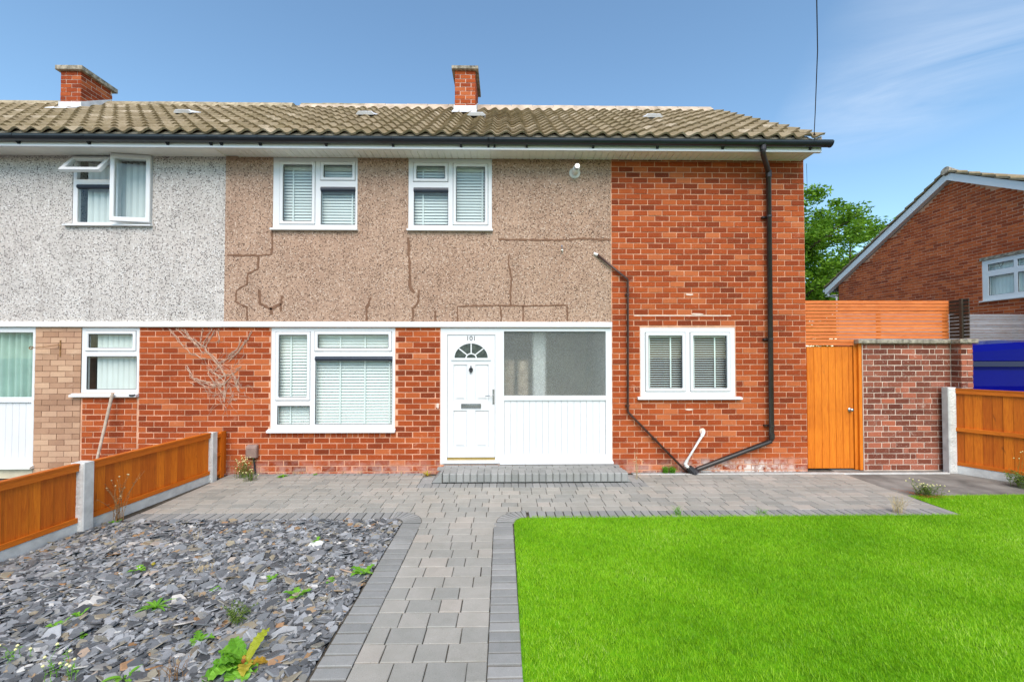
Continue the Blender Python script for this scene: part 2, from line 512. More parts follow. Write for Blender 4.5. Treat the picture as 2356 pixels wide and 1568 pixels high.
class MB:
    """collects faces, then links them as one mesh object"""

    def __init__(self, xf=None):
        self.v, self.f, self.r = [], [], []
        self.xf = xf or I3

    def add(self, vs, fs, rnd=0.5):
        o = len(self.v)
        self.v.extend(self.xf(p) for p in vs)
        self.f.extend(tuple(i + o for i in q) for q in fs)
        self.r.extend([rnd] * len(fs))
        return self

    def box(self, x0, x1, y0, y1, z0, z1, rnd=0.5):
        return self.add([(x0, y0, z0), (x1, y0, z0), (x1, y1, z0), (x0, y1, z0), (x0, y0, z1), (x1, y0, z1), (x1, y1, z1), (x0, y1, z1)],
                        [(0, 3, 2, 1), (4, 5, 6, 7), (0, 1, 5, 4), (1, 2, 6, 5), (2, 3, 7, 6), (3, 0, 4, 7)], rnd)

    def sheet(self, x0, x1, y, z0, z1):
        return self.add([(x0, y, z0), (x1, y, z0), (x1, y, z1), (x0, y, z1)], [(0, 1, 2, 3)])

    def cham(self, x0, x1, y0, y1, z0, z1, c=0.006, rnd=0.5):
        """box whose front (y0) face has chamfered edges"""
        vs = [(x0, y1, z0), (x1, y1, z0), (x1, y1, z1), (x0, y1, z1),
              (x0, y0 + c, z0), (x1, y0 + c, z0), (x1, y0 + c, z1), (x0, y0 + c, z1),
              (x0 + c, y0, z0 + c), (x1 - c, y0, z0 + c), (x1 - c, y0, z1 - c), (x0 + c, y0, z1 - c)]
        fs = [(0, 3, 2, 1), (8, 9, 10, 11)]
        for i in range(4):
            j = (i + 1) % 4
            fs.append((i, j, 4 + j, 4 + i))
            fs.append((4 + i, 4 + j, 8 + j, 8 + i))
        return self.add(vs, fs, rnd)

    def tube(self, pts, r, n=8, rnd=0.5, caps=True):
        pts = [Vector(p) for p in pts]
        rs = r if isinstance(r, (list, tuple)) else [r] * len(pts)
        vs, fs = [], []
        for i, p in enumerate(pts):
            if i == 0:
                t = pts[1] - p
            elif i == len(pts) - 1:
                t = p - pts[i - 1]
            else:
                t = (pts[i + 1] - p).normalized() + (p - pts[i - 1]).normalized()
            if t.length < 1e-9:
                t = Vector((0, 0, 1))
            t.normalize()
            a = Vector((0, 0, 1)) if abs(t.z) < 0.9 else Vector((0, 1, 0))
            u = t.cross(a).normalized()
            w = t.cross(u).normalized()
            for k in range(n):
                q = 2 * PI * k / n
                vs.append(tuple(p + (u * math.cos(q) + w * math.sin(q)) * rs[i]))
        for i in range(len(pts) - 1):
            for k in range(n):
                k2 = (k + 1) % n
                fs.append((i * n + k, i * n + k2, (i + 1) * n + k2, (i + 1) * n + k))
        if caps:
            fs.append(tuple(range(n))[::-1])
            fs.append(tuple((len(pts) - 1) * n + k for k in range(n)))
        return self.add(vs, fs, rnd)

    def extr(self, poly, a0, a1, axis='x', rnd=0.5):
        """extrude a closed 2D polygon along an axis; poly is (y,z), (x,z) or (x,y)"""
        def mk(p, a):
            return {'x': (a, p[0], p[1]), 'y': (p[0], a, p[1]), 'z': (p[0], p[1], a)}[axis]
        n = len(poly)
        vs = [mk(p, a0) for p in poly] + [mk(p, a1) for p in poly]
        fs = [tuple(range(n)), tuple(range(2 * n - 1, n - 1, -1))]
        for i in range(n):
            j = (i + 1) % n
            fs.append((i, n + i, n + j, j))
        return self.add(vs, fs, rnd)

    def plate(self, x0, x1, z0, z1, holes, y0, y1, rnd=0.5):
        """upright plate between y0 (front) and y1 with rectangular holes, shared vertices"""
        xs = sorted({x0, x1, *[q for h in holes for q in h[:2] if x0 < q < x1]})
        zs = sorted({z0, z1, *[q for h in holes for q in h[2:] if z0 < q < z1]})
        nx, nz = len(xs) - 1, len(zs) - 1

        def full(i, k):
            if not (0 <= i < nx and 0 <= k < nz):
                return False
            cx, cz = (xs[i] + xs[i + 1]) / 2, (zs[k] + zs[k + 1]) / 2
            return not any(h[0] < cx < h[1] and h[2] < cz < h[3] for h in holes)
        vd, vs, fs = {}, [], []

        def vi(i, k, s):
            if (i, k, s) not in vd:
                vd[(i, k, s)] = len(vs)
                vs.append((xs[i], y0 if s == 0 else y1, zs[k]))
            return vd[(i, k, s)]
        for i in range(nx):
            for k in range(nz):
                if not full(i, k):
                    continue
                fs.append((vi(i, k, 0), vi(i + 1, k, 0), vi(i + 1, k + 1, 0), vi(i, k + 1, 0)))
                fs.append((vi(i, k, 1), vi(i, k + 1, 1), vi(i + 1, k + 1, 1), vi(i + 1, k, 1)))
                for (di, dk, p, q) in ((-1, 0, (i, k), (i, k + 1)), (1, 0, (i + 1, k + 1), (i + 1, k)), (0, -1, (i + 1, k), (i, k)), (0, 1, (i, k + 1), (i + 1, k + 1))):
                    if not full(i + di, k + dk):
                        fs.append((vi(*p, 0), vi(*q, 0), vi(*q, 1), vi(*p, 1)))
        return self.add(vs, fs, rnd)

    def mesh(self, name, mat, smooth=False):
        me = bpy.data.meshes.new(name)
        me.from_pydata(self.v, [], self.f)
        at = me.attributes.new('rnd', 'FLOAT', 'FACE')
        at.data.foreach_set('value', self.r)
        if mat is not None:
            me.materials.append(MT[mat] if isinstance(mat, str) else mat)
        if smooth:
            me.polygons.foreach_set('use_smooth', [True] * len(me.polygons))
        me.update()
        return me

    def build(self, name, mat, parent=None, smooth=False, kind=None, bevel=0.0):
        ob = bpy.data.objects.new(name, self.mesh(name, mat, smooth))
        COL.objects.link(ob)
        attach(ob, parent)
        if kind:
            ob['kind'] = kind
        if bevel:
            b = ob.modifiers.new('bevel', 'BEVEL')
            b.width = bevel
            b.segments = 1
            b.limit_method = 'ANGLE'
        return ob


def attach(ob, parent):
    if parent is not None:
        ob.parent = parent
        if parent.type == 'EMPTY':
            ob.matrix_parent_inverse = Matrix.Translation(-Vector(parent.location))


def tag(o, label, cat, group=None, kind=None):
    if label:
        o['label'] = label
    if cat:
        o['category'] = cat
    if group:
        o['group'] = group
    if kind:
        o['kind'] = kind
    return o


def thing(name, label, cat, loc=(0, 0, 0), group=None):
    o = bpy.data.objects.new(name, None)
    o.empty_display_size = 0.2
    o.location = loc
    COL.objects.link(o)
    return tag(o, label, cat, group)


def structure(o):
    o['kind'] = 'structure'
    return o


def put(me, name, parent, loc, rot=(0, 0, 0)):
    ob = bpy.data.objects.new(name, me)
    COL.objects.link(ob)
    attach(ob, parent)
    ob.location = loc
    ob.rotation_euler = rot
    return ob


# ------------------------------------------------------------------ bricks
_bm = {}


def brick_mesh(w, h, k, mat, deep=0.03):
    key = (round(w, 3), round(h, 3), k, mat)
    if key in _bm:
        return _bm[key]
    rg = random.Random(hash(key[:3]) % 9973 + k * 31)
    j = lambda a=0.0022: rg.uniform(-a, a)
    x, z = w / 2, h / 2
    fy = j(0.0025)
    f = [(-x + j(), fy + j(0.001), -z + j()), (x + j(), fy + j(0.001), -z + j()), (x + j(), fy + j(0.001), z + j()), (-x + j(), fy + j(0.001), z + j())]
    b = [(-x, deep, -z), (x, deep, -z), (x, deep, z), (-x, deep, z)]
    m = MB()
    m.add(f + b, [(0, 1, 2, 3), (0, 4, 5, 1), (1, 5, 6, 2), (2, 6, 7, 3), (3, 7, 4, 0)], rg.random())
    _bm[key] = m
    m.me = m.mesh('brick', mat)
    return m


def lay_bricks(u0, u1, z0, z1, holes, bl=0.23, ch=0.0857, off=0.0, joint=0.0145, test=None, zoff=0.0, header_holes=True):
    """list of (u_centre, z_centre, w, h) in running bond, cut round the holes"""
    out = []
    n = int(math.ceil((z1 - z0) / ch)) + 1
    for i in range(n):
        a, b = z0 + zoff + i * ch, z0 + zoff + (i + 1) * ch
        a2, b2 = max(a, z0), min(b, z1)
        if b2 - a2 < 0.03:
            continue
        spans = [(u0, u1)]
        zc = (a2 + b2) / 2
        for h in holes:
            if h[2] - 0.01 < zc < h[3] + 0.01:
                ns = []
                for s in spans:
                    if h[1] <= s[0] or h[0] >= s[1]:
                        ns.append(s)
                        continue
                    if h[0] > s[0]:
                        ns.append((s[0], h[0]))
                    if h[1] < s[1]:
                        ns.append((h[1], s[1]))
                spans = ns
        for (s0, s1) in spans:
            base = u0 + off - (bl / 2 if i % 2 else 0)
            k0 = int(math.floor((s0 - base) / bl))
            u = base + k0 * bl
            while u < s1:
                l, r = max(u, s0), min(u + bl, s1)
                if r - l > 0.045:
                    w, hh = r - l - joint, b2 - a2 - joint
                    if w > bl - joint - 0.004:
                        w = bl - joint
                    if test is None or test((l + r) / 2, zc, r - l, b2 - a2):
                        out.append(((l + r) / 2, zc, round(w, 3), round(hh, 3)))
                u += bl
    return out


def place_bricks(parent, groups, limit=300):
    """groups: (bricks, matrix, material); the nearest `limit` become objects, the rest one stuff part per material"""
    allb = []
    for bs, mx, mat in groups:
        for b in bs:
            p = mx @ Vector((b[0], 0, b[1]))
            allb.append(((p - CAM).length, b, mx, mat, p))
    allb.sort(key=lambda q: q[0])
    rest = {}
    for i, (dst, b, mx, mat, p) in enumerate(allb):
        k = random.randrange(36) if b[2] > 0.2 else random.randrange(8)
        m = brick_mesh(b[2], b[3], k, mat)
        if i < limit:
            ob = put(m.me, 'brick', parent, p, mx.to_euler())
        else:
            rb = rest.setdefault(mat, MB())
            rb.add([tuple(mx @ (Vector(v) + Vector((b[0], 0, b[1])))) for v in m.v], m.f, random.random())
    for mat, rb in rest.items():
        rb.build('brickwork', mat, parent, kind='stuff')


ID = Matrix.Identity(4)

# ------------------------------------------------------------------ ground
g = MB()
g.add([(-300, -300, -0.07), (300, -300, -0.07), (300, 300, -0.07), (-300, 300, -0.07)], [(0, 1, 2, 3)])
structure(g.build('ground', 'asphalt'))

# patio and path -----------------------------------------------------
XL, XR = -4.16, 5.16                       # patio ends
patio = structure(MB().add([(XL - 0.2, 0.3, -0.014), (XL - 0.2, -1.86, -0.014), (XR, -1.86, -0.014), (XR, 0.3, -0.014)], [(0, 1, 2, 3)]).build('patio', 'sand'))
path = structure(MB().add([(-1.115, -1.86, -0.0145), (-1.09, -8.2, -0.0145), (0.14, -8.2, -0.0145), (0.10, -1.86, -0.0145)], [(0, 1, 2, 3)]).build('garden_path', 'sand'))

_pm = {}


def paver_mesh(w, d_, k, mat, t=0.05, c=0.004):
    key = (round(w, 3), round(d_, 3), k, mat)
    if key not in _pm:
        rg = random.Random(k * 77 + int(w * 1000) + int(d_ * 1700))
        j = lambda: rg.uniform(-0.0015, 0.0015)
        x, y = w / 2, d_ / 2
        tz = [rg.uniform(-0.0015, 0.0015) for _ in range(4)]
        vs = [(-x, -y, -t), (x, -y, -t), (x, y, -t), (-x, y, -t), (-x, -y, -c), (x, -y, -c), (x, y, -c), (-x, y, -c),
              (-x + c, -y + c, tz[0]), (x - c, -y + c, tz[1]), (x - c, y - c, tz[2]), (-x + c, y - c, tz[3])]
        vs = [(p[0] + j(), p[1] + j(), p[2]) for p in vs]
        fs = [(8, 9, 10, 11)]
        for i in range(4):
            q = (i + 1) % 4
            fs += [(i, q, 4 + q, 4 + i), (4 + i, 4 + q, 8 + q, 8 + i)]
        m = MB().add(vs, fs, rg.random())
        m.me = m.mesh('paver', mat)
        _pm[key] = m
    return _pm[key]


def place_pavers(parent, lst, limit=300):
    """lst of (x, y, w, d, rot, mat, name)"""
    lst = sorted(lst, key=lambda q: (q[0] - CAM.x) ** 2 + (q[1] - CAM.y) ** 2 if q[1] > -5.2 else 1e6)
    rest = {}
    for i, (x, y, w, d_, rot, mat, nm) in enumerate(lst):
        m = paver_mesh(w, d_, random.randrange(12), mat)
        dz = random.uniform(-0.0015, 0.0015)
        if i < limit:
            put(m.me, nm, parent, (x, y, dz), (0, 0, rot))
        else:
            c, s = math.cos(rot), math.sin(rot)
            rest.setdefault(mat, MB()).add([(x + v[0] * c - v[1] * s, y + v[0] * s + v[1] * c, v[2] + dz) for v in m.v], m.f, m.r[0])
    for mat, rb in rest.items():
        rb.build('far_pavers', mat, parent, kind='stuff')


def paver_row(y0, y1, xa, xb, seed, jt=0.006):
    rg = random.Random(seed)
    x = xa - rg.uniform(0, 0.09)
    out = []
    last = None
    while x < xb:
        w = rg.choice([0.155, 0.195, 0.235, 0.235, 0.195])
        if xb - (x + w) < 0.085:
            w = xb - x
        l, r = max(x, xa), min(x + w, xb)
        if r - l > 0.05:
            out.append(((l + r) / 2, (y0 + y1) / 2, round(r - l - jt, 3), round(abs(y1 - y0) - jt, 3), 0.0, 'paver', 'paver'))
        x += w
    return out


pv = []
# body rows: from the wall soldier course to the front soldier course
ys = [-0.115 - 0.152 * i for i in range(11)]
ys[-1] = -1.638
rowpairs = list(zip(ys[:-1], ys[1:]))
STEP = (-1.03, 1.80)
for i, (a, b) in enumerate(rowpairs):
    if a > -0.70:
        aa, bb = (a, b)
        pv += paver_row(aa, bb, XL, STEP[0] - 0.18, 100 + i)
        pv += paver_row(aa, bb, STEP[1] + 0.18, XR, 200 + i)
    else:
        pv += paver_row(a, b, XL, XR, 300 + i)
# dark soldier rows: along the wall, round the step, along the front
x = XL
while x < XR - 0.05:
    if not (STEP[0] - 0.12 < x + 0.05 < STEP[1] + 0.12):
        pv.append((x + 0.05, -0.055, 0.094, 0.115, 0, 'edging', 'edging_paver'))
    x += 0.1
x = STEP[0] - 0.18
while x < STEP[1] + 0.18:
    pv.append((x + 0.05, -0.625, 0.094, 0.19, 0, 'edging', 'edging_paver'))
    x += 0.1
for sx in (STEP[0] - 0.09, STEP[1] + 0.09):
    y = -0.13
    while y > -0.5:
        pv.append((sx, y - 0.05, 0.17, 0.094, 0, 'edging', 'edging_paver'))
        y -= 0.1
x = -4.18
while x < -1.27:
    pv.append((x + 0.05, -1.745, 0.089, 0.2, 0, 'edging', 'edging_paver'))
    x += 0.1
x = 0.27
while x < XR - 0.04:
    pv.append((x + 0.05, -1.738 + 0.012 * (x / 5), 0.089, 0.2, 0, 'edging', 'edging_paver'))
    x += 0.1
place_pavers(patio, pv, 300)
pv = []
for i in range(3):                            # rows across the path mouth, between the rounded corners
    a = -1.645 - 0.157 * i
    b = a - 0.157
    wid = [(-1.235, 0.245), (-0.96, -0.035), (-0.905, -0.085)][i]
    pv += paver_row(a, b, wid[0], wid[1], 400 + i)
y = -2.116
i = 0
while y > -8.0:
    pv += paver_row(y, y - 0.1655, -0.895 + 0.012 * (-y - 2) / 2, -0.118 + 0.016 * (-y - 2) / 2, 500 + i)
    y -= 0.1655
    i += 1
y = -1.98
while y > -8.0:
    k = (-y - 2) / 2
    pv.append((-1.0 + 0.012 * k, y - 0.05, 0.2, 0.0865, R(0.4), 'edging', 'edging_paver'))
    pv.append((-0.015 + 0.016 * k, y - 0.05, 0.2, 0.0865, R(0.4), 'edging', 'edging_paver'))
    y -= 0.1025
place_pavers(path, pv, 300)
# the two rounded corners: fanned wedge blocks, a touch proud of the rows they cut
for (cx_, cy_, a0, a1) in ((-1.235, -1.98, 0, 90), (0.245, -1.975, 90, 180)):
    n = 8
    for q in range(n):
        b0, b1 = R(a0 + (a1 - a0) * (q + 0.09) / n), R(a0 + (a1 - a0) * (q + 0.91) / n)
        ri, ro = 0.137, 0.333
        ring = [(cx_ + ri * math.cos(b0), cy_ + ri * math.sin(b0)), (cx_ + ro * math.cos(b0), cy_ + ro * math.sin(b0)), (cx_ + ro * math.cos(b1), cy_ + ro * math.sin(b1)), (cx_ + ri * math.cos(b1), cy_ + ri * math.sin(b1))]
        mw = MB()
        mw.extr(ring, -0.03, 0.0045, 'z', random.random())
        mw.build('edging_paver', 'edging', path)
    bed = [(cx_ + 0.339 * math.cos(R(a0 + (a1 - a0) * q / 12)), cy_ + 0.339 * math.sin(R(a0 + (a1 - a0) * q / 12))) for q in range(13)]
    bed += [(cx_ + 0.131 * math.cos(R(a1 - (a1 - a0) * q / 12)), cy_ + 0.131 * math.sin(R(a1 - (a1 - a0) * q / 12))) for q in range(13)]
    MB().add([(p[0], p[1], 0.0026) for p in bed], [(k_, k_ + 1, 24 - k_, 25 - k_) for k_ in range(12)]).build('joint_bed', 'sand', path)


structure(MB().add([(XR, -0.02, -0.010), (XR, -1.9, -0.010), (9.0, -1.9, -0.010), (9.0, 0.9, -0.010), (4.7, 0.9, -0.010), (4.7, 0.25, -0.010), (XR, 0.25, -0.010)],
                   [tuple(range(7))]).build('concrete_apron', 'apron'))
# slot drain along the wall
dr = thing('slot_drain', 'thin pale metal slot drain along the foot of the brick wall', 'drain', (1.9, -0.13, 0))
m = MB()
m.box(1.95, 6.8, -0.134, -0.126, -0.02, 0.006)
m.box(1.95, 6.8, -0.104, -0.096, -0.02, 0.006)
for k in range(240):
    m.box(1.95 + k * 0.0202, 1.96 + k * 0.0202, -0.126, -0.104, -0.012, 0.003)
m.build('grating', 'conc', dr)

# doorstep -----------------------------------------------------------
st = thing('door_step', 'low charcoal block paved doorstep below the white front door', 'step', (0.38, -0.3, 0))
MB().box(STEP[0] + 0.10, STEP[1] - 0.08, -0.49, 0.0, 0, 0.10).build('core', 'sand', st)
x = STEP[0] + 0.15
sb = [MB().cham(-0.0465, 0.0465, -0.10, 0.098, 0.004, 0.132, 0.012, rnd=random.random()) for _ in range(6)]
sbm = [q.mesh('step_block', 'edging') for q in sb]
while x < STEP[1] - 0.13:
    put(random.choice(sbm), 'step_block', st, (x + 0.05, -0.425, 0), (0, 0, 0))
    x += 0.0975
tread = [MB().box(-0.098, 0.098, -0.047, 0.047, 0, 0.03, rnd=random.random()).mesh('tread_paver', 'edging') for _ in range(6)]
for r_ in range(3):
    x = STEP[0] + 0.13 - (0.1 if r_ % 2 else 0)
    while x < STEP[1] - 0.2:
        put(random.choice(tread), 'tread_paver', st, (x + 0.1, -0.277 + 0.1 * r_, 0.10))
        x += 0.203
for sx, s in ((STEP[0], 1), (STEP[1], -1)):
    mm = MB()
    e = sx + s * 0.14
    mm.extr([(sx, 0.0), (sx + s * 0.11, 0.128), (e, 0.131), (e, 0.0)], -0.51, -0.02, 'y', rnd=0.4)
    mm.build('ramped_side', 'edging', st)

# slate bed -----------------------------------------------------------
structure(MB().add([(-4.40, -1.84, -0.035), (-4.62, -5.6, -0.035), (-1.0, -5.6, -0.035), (-1.0, -1.84, -0.035)], [(0, 1, 2, 3)]).build('slate_bed', 'slatebed'))


def slate_field():
    rg = np.random.RandomState(5)
    N = 34000
    y = -1.86 - rg.rand(N) * 3.2
    fx = -4.36 + (y + 2.1) * 0.07
    x = fx + 0.05 + rg.rand(N) * (-1.12 - fx)
    # rounded corner at the back right
    cornerout = (x > -1.235) & (y > -1.975) & ((x + 1.235) ** 2 + (y + 1.975) ** 2 > 0.115 ** 2)
    keep = ~cornerout & (x < -1.115)
    x, y = x[keep], y[keep]
    N = len(x)
    L = np.clip(rg.lognormal(math.log(0.031), 0.48, N), 0.014, 0.095)
    W = L * rg.uniform(0.38, 0.8, N)
    T = rg.uniform(0.003, 0.010, N)
    layer = rg.rand(N)
    z = -0.036 + layer * 0.042
    yaw = rg.normal(0.35, 0.75, N)
    tx = rg.normal(0.03, 0.27, N)
    ty = rg.normal(0, 0.25, N)
    n = 6
    ang = (np.arange(n)[None, :] + rg.uniform(-0.38, 0.38, (N, n))) * (2 * PI / n)
    rad = rg.uniform(0.72, 1.08, (N, n))
    px = np.cos(ang) * rad * L[:, None]
    py = np.sin(ang) * rad * W[:, None]
    V = np.zeros((N, 2 * n, 3))
    for s in (0, 1):
        sc = 1.0 if s == 0 else 0.88
        V[:, s * n:(s + 1) * n, 0] = px * sc
        V[:, s * n:(s + 1) * n, 1] = py * sc
        V[:, s * n:(s + 1) * n, 2] = (T * s)[:, None]
    V[:, :, 2] += V[:, :, 0] * ty[:, None] + V[:, :, 1] * tx[:, None]
    c, s_ = np.cos(yaw)[:, None], np.sin(yaw)[:, None]
    X = V[:, :, 0] * c - V[:, :, 1] * s_ + x[:, None]
    Y = V[:, :, 0] * s_ + V[:, :, 1] * c + y[:, None]
    Z = V[:, :, 2] + z[:, None]
    # keep chips inside the bed
    X = np.minimum(X, -1.105)
    Y = np.minimum(Y, -1.852)
    co = np.stack([X, Y, Z], -1).reshape(-1, 3)
    faces = []
    tmpl = [tuple(range(n, 2 * n))] + [(i, (i + 1) % n, n + (i + 1) % n, n + i) for i in range(n)]
    rv = rg.rand(N)
    rr = np.repeat(rv, len(tmpl))
    for k in range(N):
        o = k * 2 * n
        faces.extend([tuple(o + q for q in t) for t in tmpl])
    me = bpy.data.meshes.new('slate_chippings')
    me.from_pydata(co.tolist(), [], faces)
    at = me.attributes.new('rnd', 'FLOAT', 'FACE')
    at.data.foreach_set('value', rr)
    me.materials.append(MT['slate'])
    ob = bpy.data.objects.new('slate_chippings', me)
    COL.objects.link(ob)
    tag(ob, 'loose blue grey slate chippings filling the bed left of the path', 'slate', kind='stuff')


slate_field()


# lawn ----------------------------------------------------------------
def lawn_edge(y):
    return 0.095 + 0.016 * (-y - 2) / 2


lp = [(0.10, -8.0), (0.10, -1.99)]
for q in range(7):
    a = R(180 - 90 * q / 6)
    lp.append((0.235 + 0.135 * math.cos(a), -1.97 + 0.135 * math.sin(a)))
lp += [(5.16, -1.815), (5.19, -1.24), (5.30, -1.175), (8.4, -1.11), (8.4, -8.0)]
MBl = MB()
MBl.add([(p[0], p[1], -0.004) for p in lp], [tuple(range(len(lp)))[::-1]])
structure(MBl.build('lawn', 'turfbase'))


def grass():
    rg = np.random.RandomState(8)
    A = []
    # denser close to the lens, thinner beyond
    for (x0, x1, y0, y1, dens) in ((0.1, 8.3, -2.6, -1.1, 16000), (0.1, 7.2, -4.6, -2.6, 20000), (0.1, 6.0, -6.2, -4.6, 5000)):
        n = int((x1 - x0) * (y1 - y0) * dens)
        p = rg.rand(n, 2) * [x1 - x0, y1 - y0] + [x0, y0]
        A.append(p)
    p = np.concatenate(A)
    x, y = p[:, 0], p[:, 1]
    le = 0.095 + 0.016 * (-y - 2) / 2
    ok = (x > le + 0.004)
    back = np.where(x < 5.17, -1.81, -1.165 + (x - 5.3) * 0.02)
    ok &= y < back - 0.004
    cor = (x < 0.235) & (y > -1.97) & ((x - 0.235) ** 2 + (y + 1.97) ** 2 > 0.131 ** 2)
    ok &= ~cor
    # only what the lens or a step beside it can see
    ok &= np.abs(x) < (y + 6.7 + 1.3) * 1.45 + 0.4
    x, y = x[ok], y[ok]
    N = len(x)
    h = rg.uniform(0.012, 0.027, N)
    w = rg.uniform(0.0022, 0.0042, N)
    wave = np.sin(x * 3.1 + y * 1.3) + np.sin(x * 1.2 - y * 4.1 + 1)
    la = rg.uniform(0, 2 * PI, N) * 0.75 + 0.35 * wave
    lean = rg.uniform(0.1, 1.2, N) * h
    fa = rg.uniform(0, PI, N)
    dx, dy = np.cos(fa) * w / 2, np.sin(fa) * w / 2
    tx, ty = x + np.cos(la) * lean, y + np.sin(la) * lean
    V = np.zeros((N, 3, 3))
    V[:, 0] = np.stack([x - dx, y - dy, np.full(N, -0.004)], -1)
    V[:, 1] = np.stack([x + dx, y + dy, np.full(N, -0.004)], -1)
    V[:, 2] = np.stack([tx, ty, h * 0.93], -1)
    me = bpy.data.meshes.new('artificial_grass')
    me.vertices.add(N * 3)
    me.vertices.foreach_set('co', V.reshape(-1))
    me.loops.add(N * 3)
    me.loops.foreach_set('vertex_index', np.arange(N * 3))
    me.polygons.add(N)
    me.polygons.foreach_set('loop_start', np.arange(N) * 3)
    me.update(calc_edges=True)
    at = me.attributes.new('rnd', 'FLOAT', 'FACE')
    pat = 0.09 * np.sin(x * 1.7 + 2 * np.sin(y * 1.1)) + 0.07 * (np.sin(x * 5.3 + 1.7 * np.sin(y * 3.7)) + np.sin(y * 6.1 + x * 2.2))
    at.data.foreach_set('value', np.clip(rg.beta(2.4, 2.4, N) + pat + (rg.rand(N) > 0.997) * 0.6, 0, 1))
    me.materials.append(MT['turf'])
    ob = bpy.data.objects.new('artificial_grass', me)
    COL.objects.link(ob)
    tag(ob, 'bright lime green artificial grass right of the path', 'grass', kind='stuff')


grass()


# ------------------------------------------------------------------ windows
def window(parent, x0, x1, z0, z1, panes, xf=None, y=0.0, sill=None, old=False, name='window', depth=0.07):
    """panes: (gx0, gx1, gz0, gz1, 'sash' or 'fixed'); returns the frame mesh object"""
    mt = 'upvc_old' if old else 'upvc'
    e = 0.052
    holes = [(p[0] - e, p[1] + e, p[2] - e, p[3] + e) if p[4] == 'sash' else p[:4] for p in panes]
    fr = MB(xf).plate(x0, x1, z0, z1, holes, y + 0.008, y + depth).build(name, mt, parent, bevel=0.006)
    for p in panes:
        if p[4] == 'sash':
            MB(xf).plate(p[0] - e + 0.005, p[1] + e - 0.005, p[2] - e + 0.005, p[3] + e - 0.005, [p[:4]], y - 0.006, y + depth - 0.015).build('sash', mt, fr, bevel=0.009)
        MB(xf).sheet(p[0] - 0.004, p[1] + 0.004, y + 0.026, p[2] - 0.004, p[3] + 0.004).build('pane', 'glass', fr)
        MB(xf).plate(p[0] - 0.001, p[1] + 0.001, p[2] - 0.001, p[3] + 0.001, [(p[0] + 0.007, p[1] - 0.007, p[2] + 0.007, p[3] - 0.007)], y + 0.016, y + 0.026).build('seal', 'black', fr)
    if sill:
        MB(xf).extr([(y - 0.055, sill[2]), (y - 0.055, sill[2] + 0.028), (y + 0.01, sill[3] - 0.004), (y + 0.03, sill[3] - 0.004), (y + 0.03, sill[2])], sill[0], sill[1], 'x').build('sill', mt, fr)
    return fr


def h_blind(fr, x0, x1, z0, z1, pitch, tilt, y=0.12, width=0.05, tapes=(), xf=None, head=True):
    c, s = math.cos(tilt) * width / 2, math.sin(tilt) * width / 2
    n = 5
    m = MB()
    vs, fs = [], []
    for i in range(n):
        t = -1 + 2 * i / (n - 1)
        bow = 0.004 * (1 - t * t)
        yy, zz = c * t - bow * math.sin(tilt), s * t + bow * math.cos(tilt)
        vs += [(0, yy, zz), (x1 - x0, yy, zz)]
    fs = [(2 * i, 2 * i + 1, 2 * i + 3, 2 * i + 2) for i in range(n - 1)]
    m.add(vs, fs)
    me = m.mesh('blind_slat', 'blind')
    z = z1 - (0.05 if head else 0.0)
    while z > z0:
        put(me, 'blind_slat', fr, (x0, y, z))
        z -= pitch
    if head:
        MB().box(x0, x1, y - 0.025, y + 0.03, z1 - 0.045, z1).build('blind_headrail', 'blind', fr)
    for t in tapes:
        MB().box(t - 0.011, t + 0.011, y - 0.030, y - 0.028, z0, z1 - 0.02).build('blind_tape', 'blind', fr)


def v_blind(fr, x0, x1, z0, z1, pitch, turn, y=0.13, width=0.089, mat='blind', xf=None):
    c, s = math.cos(turn) * width / 2, math.sin(turn) * width / 2
    if xf is None:
        me = MB().add([(-c, -s, z0), (0, -0.004, z0), (c, s, z0), (-c, -s, z1), (0, -0.004, z1), (c, s, z1)], [(0, 1, 4, 3), (1, 2, 5, 4)]).mesh('blind_vane', mat)
        x = x0 + pitch / 2
        while x < x1:
            put(me, 'blind_vane', fr, (x, y, 0), (0, 0, random.uniform(-0.05, 0.05)))
            x += pitch
    else:
        x = x0 + pitch / 2
        while x < x1:
            MB(xf).add([(x - c, y - s, z0), (x, y - 0.004, z0), (x + c, y + s, z0), (x - c, y - s, z1), (x, y - 0.004, z1), (x + c, y + s, z1)], [(0, 1, 4, 3), (1, 2, 5, 4)]).build('blind_vane', mat, fr)
            x += pitch


def vent(fr, x0, x1, z0, z1, y=0.0):
    """dark rounded ventilator cover over the head of a pane"""
    pl = []
    for k in range(7):
        a = PI * k / 6
        pl.append((y + 0.024 - 0.035 * math.sin(a), (z0 + z1) / 2 + (z1 - z0) / 2 * math.cos(a)))
    MB().extr(pl, x0, x1, 'x').build('vent_cover', 'shade', fr)


# ------------------------------------------------------------------ house 101
H1X0, H1X1, BX = -4.29, 4.70, 1.651
house = thing('house', 'end terrace house with brown pebbledash, red brick and white front door', 'house', (0.2, 2.5, 0))
W_U1 = (-3.57, -2.275, 3.745, 4.85)
W_U2 = (-1.493, -0.20, 3.745, 4.85)
W_BIG = (-3.57, -1.685, 0.685, 2.22)
W_DOOR = (-0.987, 1.655, 0.135, 2.22)
W_R = (2.10, 3.585, 1.165, 2.23)
TOPZ = 4.862
